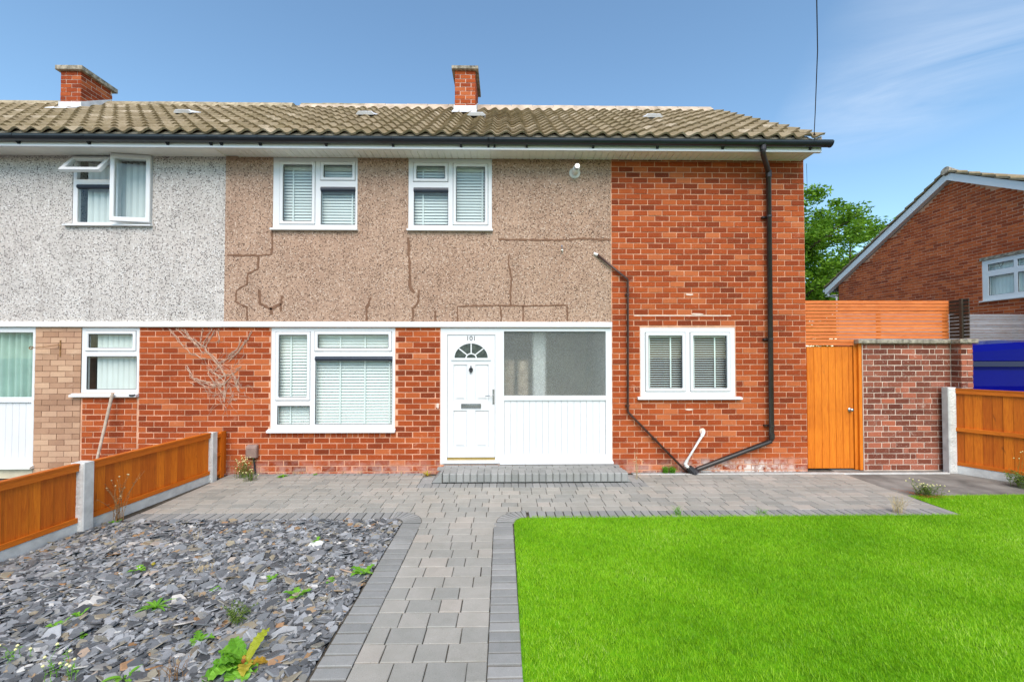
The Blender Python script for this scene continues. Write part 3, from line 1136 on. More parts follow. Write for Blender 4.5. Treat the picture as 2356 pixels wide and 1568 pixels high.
# lower wall (mortar) and bricks
lower = MB()
lower.plate(H1X0 + 0.0, BX, -0.05, 2.235, [W_BIG, (W_DOOR[0], BX + 1, W_DOOR[2], W_DOOR[3])], 0.007, 0.24)
lower.plate(BX, H1X1, -0.05, TOPZ, [W_R], 0.0075, 0.24)
wall = lower.build('wall', 'mortar', house)
upper = MB().plate(H1X0, BX, 2.30, TOPZ, [W_U1, W_U2], 0.0, 0.24).build('pebbledash', 'peb_b', house)
bs = lay_bricks(H1X0 + 0.004, W_DOOR[0] - 0.004, -0.02, 2.228, [(W_BIG[0] - 0.004, W_BIG[1] + 0.004, 0.56, 2.3)], zoff=-0.035)
bs = [b for b in bs if not (b[0] < H1X0 + 0.10 and b[2] < 0.15)]       # toothed into the house next door
# soldier-like header course under the big window
x = W_BIG[0]
while x < W_BIG[1] - 0.05:
    bs.append((x + 0.0415, 0.589, 0.073, 0.075))
    x += 0.083
rb_ = lay_bricks(BX + 0.006, H1X1, -0.02, TOPZ, [(W_R[0] - 0.004, W_R[1] + 0.004, W_R[2] - 0.05, W_R[3] + 0.005)], bl=0.2265, off=0.005, zoff=-0.035)
bs += rb_
bs += [b for b in lay_bricks(W_DOOR[0], BX, -0.02, 0.13, [], zoff=-0.035)]
place_bricks(wall, [(bs, ID, 'brick')], 300)
# other walls, floors and ceilings of the shell
sh = MB()
sh.box(H1X1 - 0.24, H1X1 - 0.001, 0.24, 5.45, -0.05, TOPZ)
sh.box(H1X0, H1X1, 5.45, 5.65, -0.05, TOPZ)
sh.box(H1X0 - 0.05, H1X0 + 0.05, 0.24, 5.45, -0.05, TOPZ)
sh.extr([(-0.01, TOPZ), (5.66, TOPZ), (2.75, 7.06)], H1X1 - 0.22, H1X1 - 0.002, 'x')
sh.build('outer_shell', 'brick_n', house)
inn = MB()
inn.box(H1X0 + 0.06, H1X1 - 0.25, 0.26, 5.4, 2.26, 2.40)
inn.box(H1X0 + 0.06, H1X1 - 0.25, 0.26, 5.4, -0.04, 0.0)
inn.box(H1X0 + 0.06, H1X1 - 0.25, 0.26, 5.4, 4.86, 4.9)
inn.box(-1.45, -1.38, 0.26, 5.4, 0.0, 2.26)
inn.box(1.72, 1.79, 0.26, 5.4, 0.0, 2.26)
inn.box(-1.9, -1.85, 0.26, 5.4, 2.40, 4.86)
inn.build('interior', 'room', house)
hl = MB()
hl.box(-1.37, 1.71, 1.5, 1.55, 0.0, 2.26)
hl.box(-1.37, -1.34, 0.3, 1.5, 0.0, 2.26)
hl.build('hallway_wall', 'hall', house)
MB().box(1.60, 1.70, 0.27, 1.45, 0.0, 2.25).build('hallway_return', 'upvc', house)
MB().box(0.46, 0.66, 0.36, 0.44, 0.0, 2.25).build('newel_post', 'upvc', house)
MB().box(-0.02, 0.15, 0.42, 0.46, 0.0, 1.72).build('hall_cupboard', 'handle', house)
MB().box(0.22, 0.38, 0.42, 0.46, 0.0, 1.72).build('hall_cupboard', 'handle', house)

# bits of mortar left on the brickwork
for (px0, pz0, w, h) in ((2.87, 2.745, 0.13, 0.035), (2.86, 0.965, 0.15, 0.03), (3.055, 0.63, 0.11, 0.09), (-1.03, 1.03, 0.06, 0.10), (3.0, 2.44, 0.22, 0.03)):
    m = MB()
    n = 11
    ring = [(px0 + w / 2 * math.cos(2 * PI * q / n) * random.uniform(0.6, 1.1), pz0 + h / 2 * math.sin(2 * PI * q / n) * random.uniform(0.6, 1.2)) for q in range(n)]
    m.extr(ring, -0.006, 0.01, 'y')
    m.build('mortar_smear', 'mortar_w', wall)
MB().box(2.0, 3.52, -0.0035, 0.006, 2.408, 2.424).build('mortar_line', 'mortar_w', wall)

# white band between storeys
MB().box(H1X0, BX + 0.004, -0.045, 0.02, 2.230, 2.312).build('string_course', 'upvc', house, bevel=0.006)
# filled cracks on the render
CR = [
    ([(-4.255, 3.332), (-3.9, 3.328), (-3.777, 3.33), (-3.575, 3.343), (-3.57, 3.607), (-3.579, 3.727)], 0.042),
    ([(-3.777, 3.317), (-3.783, 3.121), (-3.933, 3.044), (-3.948, 2.891), (-4.106, 2.789), (-4.112, 2.619), (-3.943, 2.535), (-3.933, 2.33)], 0.034),
    ([(-3.759, 2.807), (-3.748, 2.586), (-3.583, 2.51), (-3.424, 2.587), (-3.414, 2.714)], 0.05),
    ([(-3.578, 2.53), (-3.569, 2.42)], 0.055), ([(-3.433, 2.59), (-3.432, 2.468)], 0.04),
    ([(-1.486, 3.617), (-1.481, 3.36), (-1.466, 3.103), (-1.462, 2.847), (-1.388, 2.761)], 0.052),
    ([(-1.321, 2.804), (-1.337, 2.608), (-1.413, 2.522), (-1.417, 2.33)], 0.045),
    ([(-2.057, 2.692), (-2.123, 2.521), (-2.126, 2.33)], 0.05), ([(-1.073, 2.472), (-1.064, 2.33)], 0.045),
    ([(-0.102, 3.592), (0.386, 3.587), (0.885, 3.589), (1.16, 3.608), (1.643, 3.593)], 0.042),
    ([(0.074, 3.366), (0.052, 3.228), (0.103, 2.988), (0.086, 2.765), (0.09, 2.576)], 0.034),
    ([(-0.732, 2.33), (-0.731, 2.55), (-0.35, 2.567), (-0.042, 2.568), (0.3, 2.563), (0.968, 2.575), (0.967, 2.33)], 0.034),
    ([(-0.067, 2.559), (-0.05, 2.33)], 0.034), ([(0.283, 2.56), (0.279, 2.33)], 0.034)]
for pts, w in CR:
    fine = []
    for (a, b) in zip(pts[:-1], pts[1:]):
        n = max(2, int(math.dist(a, b) / 0.03))
        for i in range(n):
            t = i / n
            fine.append((a[0] + (b[0] - a[0]) * t + random.uniform(-0.006, 0.006), a[1] + (b[1] - a[1]) * t + random.uniform(-0.006, 0.006)))
    fine.append(pts[-1])
    m = MB()
    vs, fs = [], []
    for i, p in enumerate(fine):
        q0, q1 = fine[max(0, i - 1)], fine[min(len(fine) - 1, i + 1)]
        t = Vector((q1[0] - q0[0], q1[1] - q0[1])).normalized()
        nx, nz = -t.y, t.x
        ww = w / 2 * random.uniform(0.5, 1.3)
        vs += [(p[0] + nx * ww, 0.004, p[1] + nz * ww), (p[0] + nx * ww * 0.7, -0.0045, p[1] + nz * ww * 0.7), (p[0] - nx * ww * 0.7, -0.0045, p[1] - nz * ww * 0.7), (p[0] - nx * ww, 0.004, p[1] - nz * ww)]
    for i in range(len(fine) - 1):
        for k in range(3):
            fs.append((i * 4 + k, i * 4 + k + 1, i * 4 + 5 + k, i * 4 + 4 + k))
    m.add(vs, fs)
    m.build('crack_repair', 'repair', upper)

# windows
def wname(fr, lab):
    fr['label'] = lab
    return fr


fr = wname(window(house, *W_U1, [(-3.42, -2.975, 3.862, 4.742, 'sash'), (-2.80, -2.36, 4.545, 4.742, 'sash'), (-2.84, -2.31, 3.812, 4.398, 'fixed')], sill=(-3.585, -2.26, 3.715, 3.745)), 'bedroom window with its tall sash on the far side from the brickwork')
h_blind(fr, -3.50, -2.30, 3.79, 4.76, 0.046, R(64), tapes=(-3.30, -2.385))
vent(fr, -2.842, -2.308, 4.325, 4.402, 0.0)
fr = wname(window(house, *W_U2, [(-0.755, -0.309, 3.862, 4.73, 'sash'), (-1.37, -0.93, 4.535, 4.735, 'sash'), (-1.41, -0.878, 3.812, 4.396, 'fixed')], sill=(-1.505, -0.185, 3.715, 3.745)), 'bedroom window with its tall sash on the brickwork side')
h_blind(fr, -1.44, -0.25, 3.79, 4.76, 0.046, R(64), tapes=(-1.28, -0.355))
vent(fr, -1.412, -0.876, 4.32, 4.40, 0.0)
fr = wname(window(house, *W_BIG, [(-3.456, -3.028, 1.158, 2.111, 'sash'), (-3.473, -2.979, 0.744, 1.03, 'fixed'), (-2.867, -1.787, 1.908, 2.117, 'sash'), (-2.901, -1.726, 0.746, 1.783, 'fixed')], sill=(-3.605, -1.67, 0.628, 0.685)), 'large living room window')
h_blind(fr, -3.50, -1.70, 0.70, 2.14, 0.046, R(62), tapes=(-3.31, -2.55, -2.17, -1.79))
vent(fr, -2.903, -1.724, 1.712, 1.785, 0.0)
fr = wname(window(house, *W_R, [(2.229, 2.757, 1.288, 2.103, 'sash'), (2.928, 3.455, 1.288, 2.103, 'sash')], sill=(2.045, 3.665, 1.121, 1.168)), 'kitchen window with open slatted blind')
h_blind(fr, 2.20, 3.48, 1.22, 2.13, 0.0357, R(14), y=0.11, width=0.035, tapes=(2.265, 2.60, 2.965, 3.30))

# door set
DY = 0.012
ds = MB()
ds.plate(W_DOOR[0], W_DOOR[1], W_DOOR[2], W_DOOR[3], [(-0.885, -0.148, 0.16, 2.115), (-0.012, 1.562, 1.178, 2.168), (-0.008, 1.56, 0.262, 1.106)], 0.0, 0.07)
dset = ds.build('door_frame', 'upvc', house, bevel=0.006)
MB().box(-0.016, 1.566, 0.03, 0.038, 1.174, 2.172).build('sidelight_pane', 'obscure', dset)
MB().extr([(-0.045, 0.140), (-0.045, 0.168), (0.02, 0.185), (0.02, 0.140)], -0.075, 1.665, 'x').build('door_sill', 'upvc', dset)
x = -0.008
pw = (1.568) / 16
brd = MB().cham(0.001, pw - 0.001, 0.022, 0.05, 0.262, 1.106, 0.005).mesh('panel_board', 'upvc')
for k in range(16):
    put(brd, 'panel_board', dset, (x + k * pw, 0, 0))
DL = (-0.882, -0.151, 0.235, 2.112)
PAN = [(-0.79, -0.581, 1.097, 1.653), (-0.457, -0.247, 1.097, 1.653), (-0.79, -0.581, 0.378, 0.949), (-0.457, -0.247, 0.378, 0.949)]
door = MB().plate(*DL, PAN, DY, DY + 0.045).build('front_door', 'upvc', house, bevel=0.004)
for p in PAN:
    def ringpt(i, yy):
        return [(p[0] + i, yy, p[2] + i), (p[1] - i, yy, p[2] + i), (p[1] - i, yy, p[3] - i), (p[0] + i, yy, p[3] - i)]
    vs = ringpt(0, DY) + ringpt(0.014, DY + 0.014) + ringpt(0.022, DY + 0.014) + ringpt(0.055, DY + 0.001)
    fs = []
    for lv in range(3):
        for i in range(4):
            j = (i + 1) % 4
            fs.append((lv * 4 + i, lv * 4 + j, lv * 4 + 4 + j, lv * 4 + 4 + i))
    fs.append((12, 13, 14, 15))
    MB().add(vs, fs).build('door_panel', 'upvc', door)
FC = (-0.518, 1.757)


def arc(rx, rz, n=20):
    return [(FC[0] + rx * math.cos(PI * k / n), FC[1] + rz * math.sin(PI * k / n)) for k in range(n + 1)]


MB().extr(arc(0.262, 0.232), DY - 0.003, DY + 0.02, 'y').build('fanlight_pane', 'dglass', door)
o_, i_ = arc(0.298, 0.262), arc(0.256, 0.226)
m = MB()
for k in range(20):
    m.extr([o_[k], o_[k + 1], i_[k + 1], i_[k]], DY - 0.016, DY - 0.001, 'y')
m.box(FC[0] - 0.305, FC[0] + 0.305, DY - 0.018, DY - 0.001, 1.725, 1.760)
m.build('fanlight_arch', 'upvc', door)
m = MB()
o2, i2 = arc(0.088, 0.078), arc(0.070, 0.060)
for k in range(20):
    m.extr([o2[k], o2[k + 1], i2[k + 1], i2[k]], DY - 0.010, DY - 0.002, 'y')
for a in (42, 90, 138):
    ca, sa = math.cos(R(a)), math.sin(R(a))
    pa, pb = (FC[0] + 0.078 * ca, FC[1] + 0.07 * sa), (FC[0] + 0.262 * ca, FC[1] + 0.23 * sa)
    nx, nz = -sa * 0.009, ca * 0.009
    m.extr([(pa[0] + nx, pa[1] + nz), (pb[0] + nx, pb[1] + nz), (pb[0] - nx, pb[1] - nz), (pa[0] - nx, pa[1] - nz)], DY - 0.0095, DY - 0.0025, 'y')
m.build('glazing_bars', 'upvc', door)
# letterbox, handle, knocker, number
m = MB()
m.plate(-0.672, -0.364, 0.983, 1.058, [(-0.657, -0.379, 0.996, 1.045)], DY - 0.012, DY - 0.001)
lb = m.build('letterbox', 'chrome', door, bevel=0.004)
MB().cham(-0.656, -0.380, DY - 0.009, DY - 0.0012, 0.997, 1.044, 0.006).build('flap', 'chrome', lb)
hd = MB().cham(-0.189, -0.160, DY - 0.013, DY - 0.001, 1.047, 1.279, 0.006).build('door_handle', 'chrome', door)
MB().tube([(-0.174, DY - 0.01, 1.188), (-0.174, DY - 0.05, 1.188), (-0.20, DY - 0.055, 1.186), (-0.295, DY - 0.052, 1.178)], 0.008, 8).build('lever', 'chrome', hd, smooth=True)
kn = MB().tube([(-0.52, DY - 0.02, 1.645), (-0.52, DY - 0.02, 1.60)], [0.004, 0.014], 8)
kn.tube([(-0.52, DY - 0.02, 1.565), (-0.52, DY - 0.02, 1.515)], [0.014, 0.004], 8)
pts = [(-0.52 + 0.026 * math.sin(2 * PI * k / 14), DY - 0.024, 1.575 + 0.03 * math.cos(2 * PI * k / 14)) for k in range(15)]
kn.tube(pts, 0.006, 6)
kn.extr([(-0.548, 1.60), (-0.52, 1.545), (-0.492, 1.60), (-0.52, 1.612)], DY - 0.022, DY - 0.001, 'y')
kn.build('door_knocker', 'black', door)
tc = bpy.data.curves.new('number', 'FONT')
tc.body = '101'
tc.size = 0.105
tc.extrude = 0.003
tc.align_x = 'CENTER'
tmp = bpy.data.objects.new('number_text', tc)
COL.objects.link(tmp)
bpy.context.view_layer.update()
nm = bpy.data.meshes.new_from_object(tmp.evaluated_get(bpy.context.evaluated_depsgraph_get()))
bpy.data.objects.remove(tmp)
nm.materials.clear()
nm.materials.append(MT['steel'])
no = put(nm, 'house_number', door, (-0.52, DY - 0.004, 2.027), (PI / 2, 0, 0))
no['label'] = 'metal numerals reading 101'
MB().box(DL[0], DL[1], DY - 0.004, DY + 0.03, 0.200, 0.232).build('threshold', 'gold', dset)
MB().box(DL[0] - 0.06, DL[1] + 0.05, -0.03, 0.03, 0.155, 0.196).build('door_threshold_sill', 'upvc', dset)


# ------------------------------------------------------------------ roofs
EY, EZ, RY, RZ = -0.415, 4.985, 2.75, 7.175
SLEN = math.hypot(RY - EY, RZ - EZ)
SA = math.atan2(RZ - EZ, RY - EY)
NROW = 12
GA = SLEN / NROW
TP = 0.2335
AMP = 0.052


def prof(t):
    t = t % 1.0
    # steep fall right of the crest, slow rise up to it
    if t < 0.36:
        return AMP * 0.5 * (1 + math.cos(PI * t / 0.36))
    return AMP * 0.5 * (1 - math.cos(PI * (t - 0.36) / 0.64))


def tile_mesh(k):
    rg = random.Random(k)
    m = MB()
    n = 10
    L = GA + 0.05
    vs, fs = [], []
    jt = rg.uniform(-0.004, 0.004)
    for i in range(n + 1):
        u = i / n * TP
        p = prof(i / n)
        vs += [(u, rg.uniform(-0.004, 0.004), p + 0.036 + jt), (u, L, p), (u, 0.004, p + 0.008 + jt)]
    for i in range(n):
        a, b = i * 3, i * 3 + 3
        fs += [(a, b, b + 1, a + 1), (a + 2, b + 2, b, a)]
    fs += [(0, 1, 2), (n * 3, n * 3 + 2, n * 3 + 1)]
    m.add(vs, fs, rg.random())
    m.me = m.mesh('roof_tile', 'tile')
    return m


TILES = [tile_mesh(k) for k in range(16)]


def roof(parent, xa, xb, cols, mort, vents, phase=0.0):
    slab = MB()
    ca, sa = math.cos(SA), math.sin(SA)
    n = (-sa, ca)
    slab.extr([(EY + 0.03, EZ - 0.01), (RY, RZ - 0.02), (5.95, EZ - 0.01), (5.95, EZ - 0.06), (RY, RZ - 0.10), (EY + 0.03, EZ - 0.06)], xa, xb, 'x')
    rf = slab.build('roof', 'tile', parent)
    lst = []
    for r_ in range(NROW):
        for x in cols:
            s = r_ * GA
            p = Vector((x, EY + s * ca, EZ + s * sa))
            lst.append(((p - CAM).length, p))
    lst.sort(key=lambda q: q[0])
    rest = MB()
    for i, (dst, p) in enumerate(lst):
        t = random.choice(TILES)
        j = random.uniform(-0.003, 0.003)
        rz = random.uniform(-0.006, 0.006)
        if i < 300:
            put(t.me, 'roof_tile', rf, p + Vector((0, j, 0)), (SA, 0, rz))
        else:
            mx = Matrix.Translation(p + Vector((0, j, 0))) @ Matrix.Rotation(SA, 4, 'X')
            rest.add([tuple(mx @ Vector(v)) for v in t.v], t.f, random.random())
    if rest.v:
        rest.build('far_roof_tiles', 'tile', rf, kind='stuff')
    # back slope, seen only from elsewhere
    bk = MB()
    for x in cols:
        for i in range(10):
            a, b = x + TP * i / 10, x + TP * (i + 1) / 10
            bk.add([(a, 5.95, EZ + prof(i / 10)), (b, 5.95, EZ + prof((i + 1) / 10)), (b, RY, RZ + prof((i + 1) / 10)), (a, RY, RZ + prof(i / 10))], [(3, 2, 1, 0)], random.random())
    bk.build('back_slope_tiles', 'tile', rf, kind='stuff')
    # mortar filler under the eaves tiles
    ef = MB()
    for x in cols:
        for i in range(10):
            a, b = x + TP * i / 10, x + TP * (i + 1) / 10
            ef.add([(a, EY + 0.012, EZ - 0.05), (b, EY + 0.012, EZ - 0.05), (b, EY + 0.022, EZ + 0.014 + prof((i + 1) / 10) * 0.86), (a, EY + 0.022, EZ + 0.014 + prof(i / 10) * 0.86)], [(0, 1, 2, 3)])
    ef.build('eaves_filler', 'rmortar', rf)
    # ridge
    ridge_pts = [(-0.150, -0.052), (-0.125, -0.005), (-0.08, 0.045), (0, 0.065), (0.08, 0.045), (0.15, -0.052)]
    x = xa
    while x < xb - 0.22:
        w = min(0.455, xb - 0.17 - x)
        dz = random.uniform(-0.004, 0.004)
        mt = 'rmortar' if mort(x) else 'rmortar2'
        MB().extr([(RY + p[0], RZ + 0.035 + p[1] + dz) for p in ridge_pts], x + 0.004, x + w - 0.004, 'x').build('ridge_tile', mt, rf)
        x += 0.455
    bed = MB()
    bed.extr([(RY - 0.215, RZ - 0.115), (RY - 0.145, RZ + 0.012), (RY + 0.145, RZ + 0.012), (RY + 0.215, RZ - 0.115)], xa + 0.01, xb - 0.16, 'x')
    bed.build('ridge_mortar', 'rmortar' if mort((xa + xb) / 2) else 'rmortar2', rf)
    for vx in vents:
        s = (1.38 - EY) / ca
        c = Vector((vx, EY + s * ca, EZ + s * sa))
        mx = Matrix.Translation(c) @ Matrix.Rotation(SA, 4, 'X')
        m = MB(lambda p: tuple(mx @ Vector(p)))
        vs, fs = [], []
        nn = 8
        for k in range(nn + 1):
            a = PI * k / nn
            vs += [(-0.16 * math.cos(a), -0.10, 0.075 + 0.055 * math.sin(a)), (-0.16 * math.cos(a), 0.17, 0.05 + 0.02 * math.sin(a)), (-0.145 * math.cos(a), -0.095, 0.062 + 0.05 * math.sin(a))]
        for k in range(nn):
            fs += [(k * 3, k * 3 + 3, k * 3 + 4, k * 3 + 1), (k * 3 + 2, k * 3 + 5, k * 3 + 3, k * 3)]
        m.add(vs, fs)
        m.box(-0.16, 0.16, 0.0, 0.17, 0.02, 0.06)
        m.extr([(-0.165, 0.082), (-0.12, 0.125), (0.12, 0.125), (0.165, 0.082), (0.15, 0.07), (-0.15, 0.07)], -0.135, -0.08, 'y')
        vo = m.build('roof_vent', 'lead', rf)
        MB(lambda p: tuple(mx @ Vector(p))).box(-0.14, 0.14, -0.085, 0.0, 0.03, 0.072).build('vent_mouth', 'black', vo)
    return rf


ncol1 = int(round((4.70 - H1X0) / TP))
cols1 = [4.70 - TP * (i + 1) for i in range(ncol1)]
xsplit = cols1[-1]
roof1 = roof(house, xsplit, 4.70, cols1, lambda x: x > -3.3, (-2.566, -0.529, 2.764))
# bargeboard at the gable end
MB().extr([(EY + 0.06, EZ - 0.17), (RY, RZ - 0.22), (RY, RZ - 0.03), (EY + 0.06, EZ - 0.02)], 4.702, 4.722, 'x').build('bargeboard', 'upvc', house)


def eaves(parent, xa, xb, board_from, brackets, joints, gut_end):
    MB().box(xa, xb, -0.372, -0.352, 4.832, 5.0).build('fascia', 'soffit', parent)
    MB().box(xa, xb, -0.384, -0.340, 4.812, 4.838).build('soffit_trim', 'upvc', parent)
    sf = MB().box(xa, xb, -0.345, 0.02, 4.866, 4.88).build('soffit', 'soffit', parent)
    x = board_from
    bd = MB().box(0.004, 0.0955, -0.340, 0.006, 4.852, 4.8655).mesh('soffit_board', 'soffit')
    if x is not None:
        while x < xb - 0.05:
            put(bd, 'soffit_board', sf, (x, 0, 0))
            x += 0.0995
    else:
        MB().box(xa, xb, -0.340, 0.006, 4.850, 4.8655).build('soffit_board', 'soffit', sf)
    # gutter, half round and hollow
    cy_, cz_, r1, r2 = -0.425, 4.935, 0.066, 0.062
    out = [(cy_ + r1 * math.cos(PI + PI * k / 12), cz_ + r1 * math.sin(PI + PI * k / 12)) for k in range(13)]
    inn_ = [(cy_ + r2 * math.cos(2 * PI - PI * k / 12), cz_ + r2 * math.sin(2 * PI - PI * k / 12)) for k in range(13)]
    lip = [(cy_ - r1 - 0.004, cz_ + 0.010)]
    poly = [(cy_ - r1 - 0.003, cz_ + 0.012)] + out + inn_ + [(cy_ - r2 + 0.004, cz_ + 0.012)]
    gt = MB().extr(poly, xa, gut_end, 'x').build('gutter', 'gutter', parent)
    if gut_end > xb:
        MB().extr([(cy_ + 0.070 * math.cos(PI + PI * k / 12), cz_ + 0.070 * math.sin(PI + PI * k / 12)) for k in range(13)], gut_end - 0.002, gut_end + 0.012, 'x').build('stop_end', 'gutter', gt)
    o2 = [(cy_ + 0.0705 * math.cos(PI + PI * k / 12), cz_ + 0.004 + 0.0705 * math.sin(PI + PI * k / 12)) for k in range(13)]
    i2_ = [(cy_ + 0.0665 * math.cos(2 * PI - PI * k / 12), cz_ + 0.004 + 0.0665 * math.sin(2 * PI - PI * k / 12)) for k in range(13)]
    bk = MB()
    bk.extr(o2 + i2_, -0.014, 0.014, 'x')
    bk.extr([(-0.373, 4.93), (-0.373, 4.842), (-0.385, 4.842), (-0.425, 4.874), (-0.40, 4.90)], -0.016, 0.016, 'x')
    bme = bk.mesh('gutter_bracket', 'gutter')
    for bx in brackets:
        if xa < bx < xb:
            put(bme, 'gutter_bracket', gt, (bx, 0, 0))
    jm = MB().extr(o2 + i2_, -0.05, 0.05, 'x').mesh('gutter_union', 'gutter')
    for bx in joints:
        put(jm, 'gutter_union', gt, (bx, 0, 0))
    return gt


BR = [-8.0, -7.0, -6.0, -4.88, -4.26, -4.11, -3.55, -2.6, -1.63, -0.64, -0.24, -0.15, 0.32, 1.30, 2.25, 3.22, 4.53]
eaves(house, H1X0, 4.70, -4.10, BR, (-4.18, -0.195, 3.76), 4.80)

# chimney stacks
def chimney(parent, xa, xb, ya, yb, z0, z1, cap0, cap1, pot=False):
    core = MB().box(xa + 0.007, xb - 0.007, ya + 0.007, yb - 0.007, 6.2, z1).build('chimney', 'mortar_w', parent)
    ch = 0.085
    zt = z1 - math.ceil((z1 - z0) / ch) * ch
    f = lay_bricks(xa, xb, zt, z1, [], bl=0.222, ch=ch, joint=0.013)
    side = lay_bricks(ya, yb, zt, z1, [], bl=0.222, ch=ch, off=0.111, joint=0.013)
    mr = Matrix.Translation((xb, 0, 0)) @ Matrix.Rotation(PI / 2, 4, 'Z')
    ml = Matrix.Translation((xa, ya + yb, 0)) @ Matrix.Rotation(-PI / 2, 4, 'Z')
    fr_ = [(b, Matrix.Translation((0, ya, 0))) for b in f]
    place_bricks(core, [(f, Matrix.Translation((0, ya, 0)), 'brick'), (side, mr, 'brick'), (side, ml, 'brick')], 400)
    MB().cham(xa - 0.06, xb + 0.06, ya - 0.06, yb + 0.06, cap0, cap1, 0.008).build('chimney_cap', 'cap', core)
    if pot:
        m = MB()
        cx_, cy_ = (xa + xb) / 2, ya + 0.2
        m.tube([(cx_, cy_, cap1 - 0.01), (cx_, cy_, cap1 + 0.03), (cx_, cy_, cap1 + 0.055), (cx_, cy_, cap1 + 0.07)], [0.10, 0.098, 0.07, 0.02], 14)
        m.build('flue_cowl', 'black', core)
    ca, sa = math.cos(SA), math.sin(SA)
    s0 = (ya - EY) / ca
    zf = EZ + (ya - EY) * math.tan(SA)
    m = MB()
    m.box(xa - 0.02, xb + 0.02, ya - 0.014, ya - 0.001, zf - 0.02, zf + 0.17)
    m.extr([(ya - 0.26, zf - 0.26 * math.tan(SA) + 0.075), (ya - 0.26, zf - 0.26 * math.tan(SA) + 0.09), (ya, zf + 0.09), (ya, zf + 0.06)], xa - 0.03, xb + 0.03, 'x')
    for sx in (xb + 0.001, xa - 0.014):
        m.extr([(ya - 0.02, zf + 0.03), (ya - 0.02, zf + 0.17), (RY, RZ + 0.16), (RY + 0.02, RZ + 0.03)], sx, sx + 0.013, 'x')
    m.build('flashing', 'lead', core)
    return core


chimney(house, -1.025, -0.602, 2.10, 2.96, 6.72, 7.625, 7.626, 7.695, pot=True)

# ------------------------------------------------------------------ pipes and wall fittings of house 101
dp = thing('downpipe', 'dark brown rainwater downpipe with angled foot on the brick wall', 'downpipe', (4.09, -0.07, 0.4))
px_ = 4.093
MB().tube([(3.80, -0.425, 4.872), (3.80, -0.425, 4.79), (3.815, -0.40, 4.765), (4.075, -0.095, 4.655), (px_, -0.075, 4.63), (px_, -0.075, 0.52), (px_ - 0.02, -0.075, 0.485), (2.95, -0.075, 0.065), (2.90, -0.075, 0.035)], 0.037, 14).build('pipe', 'pipe_bk', dp, smooth=True)
m = MB()
m.tube([(3.80, -0.425, 4.885), (3.80, -0.425, 4.815)], 0.044, 14)
m.tube([(px_, -0.075, 4.66), (px_, -0.075, 4.56)], 0.043, 14)
m.tube([(px_, -0.075, 0.60), (px_, -0.075, 0.53)], 0.043, 14)
m.build('pipe_sockets', 'pipe_bk', dp)
for z in (3.95, 2.05, 0.72):
    m = MB()
    m.tube([(px_, -0.075, z - 0.014), (px_, -0.075, z + 0.014)], 0.041, 14)
    m.box(px_ - 0.085, px_ + 0.02, -0.045, 0.004, z - 0.012, z + 0.012)
    m.build('pipe_clip', 'pipe_bk', dp)
gl = MB()
gl.tube([(2.80, -0.09, 0.09), (2.87, -0.10, 0.03), (2.90, -0.12, -0.005)], [0.05, 0.06, 0.075], 12)
gl.build('gully_hopper', 'black', dp)
wp = thing('waste_pipe', 'thin brown waste pipe running down the pebbledash and brick', 'pipe', (1.89, -0.04, 1))
MB().tube([(1.435, -0.03, 3.352), (1.893, -0.045, 2.972), (1.897, -0.045, 2.95), (1.888, -0.045, 0.95), (1.90, -0.045, 0.92), (2.80, -0.07, 0.0)], 0.018, 10).build('pipe', 'pipe_br', wp, smooth=True)
MB().tube([(1.385, 0.0, 3.378), (1.44, -0.03, 3.349)], 0.022, 10).build('white_stub', 'white_pl', wp)
m = MB()
for (x, z) in ((1.893, 2.74), (1.888, 1.03), (2.30, 0.52)):
    m = MB()
    m.tube([(x, -0.045, z - 0.012), (x, -0.045, z + 0.012)], 0.022, 10)
    m.box(x - 0.035, x + 0.035, -0.03, 0.004, z - 0.008, z + 0.008)
    m.build('pipe_clip', 'pipe_br', wp)
kp = thing('kitchen_waste', 'short white sink waste pipe slanting down to the drain', 'pipe', (3.05, 0, 0.6))
MB().tube([(3.06, 0.006, 0.625), (3.06, -0.05, 0.622), (3.045, -0.055, 0.60), (2.757, -0.07, 0.15), (2.757, -0.072, 0.125), (2.85, -0.085, 0.055)], 0.021, 12).build('pipe', 'white_pl', kp, smooth=True)
m = MB()
m.tube([(3.06, -0.03, 0.624), (3.045, -0.054, 0.605), (3.022, -0.056, 0.565)], 0.027, 12)
m.tube([(2.785, -0.068, 0.193), (2.757, -0.071, 0.145), (2.79, -0.076, 0.10)], 0.027, 12)
m.build('elbow', 'white_pl', kp)
fl = thing('boiler_flue', 'white boiler flue pipe poking out of the brown pebbledash', 'flue', (1.09, 0, 4.63))
m = MB()
m.tube([(1.088, -0.001, 4.635), (1.088, -0.02, 4.635)], [0.088, 0.078], 20)
m.build('wall_collar', 'white_pl', fl)
MB().tube([(1.088, -0.02, 4.635), (1.088, -0.18, 4.64)], 0.05, 18).build('tube', 'white_pl', fl, smooth=True)
m = MB()
m.tube([(1.088, -0.18, 4.64), (1.088, -0.25, 4.642)], 0.034, 16)
for k in range(10):
    a = 2 * PI * k / 10
    m.box(1.088 + 0.034 * math.cos(a) - 0.003, 1.088 + 0.034 * math.cos(a) + 0.003, -0.25, -0.18, 4.641 + 0.036 * math.sin(a) - 0.003, 4.641 + 0.036 * math.sin(a) + 0.003)
m.build('terminal', 'chrome', fl)
mb = thing('cable_box', 'faded brown plastic cable cover box low on the brick wall', 'box', (-3.82, 0, 0.25))
MB().extr([(-0.002, 0.245), (-0.075, 0.255), (-0.078, 0.40), (-0.06, 0.445), (-0.002, 0.455)], -3.90, -3.737, 'x').build('cover', 'meter', mb, bevel=0.012)
MB().tube([(-3.80, -0.03, 0.25), (-3.785, -0.02, 0.1), (-3.775, -0.02, -0.02)], 0.012, 8).build('cable', 'wire', mb)
hk = MB()
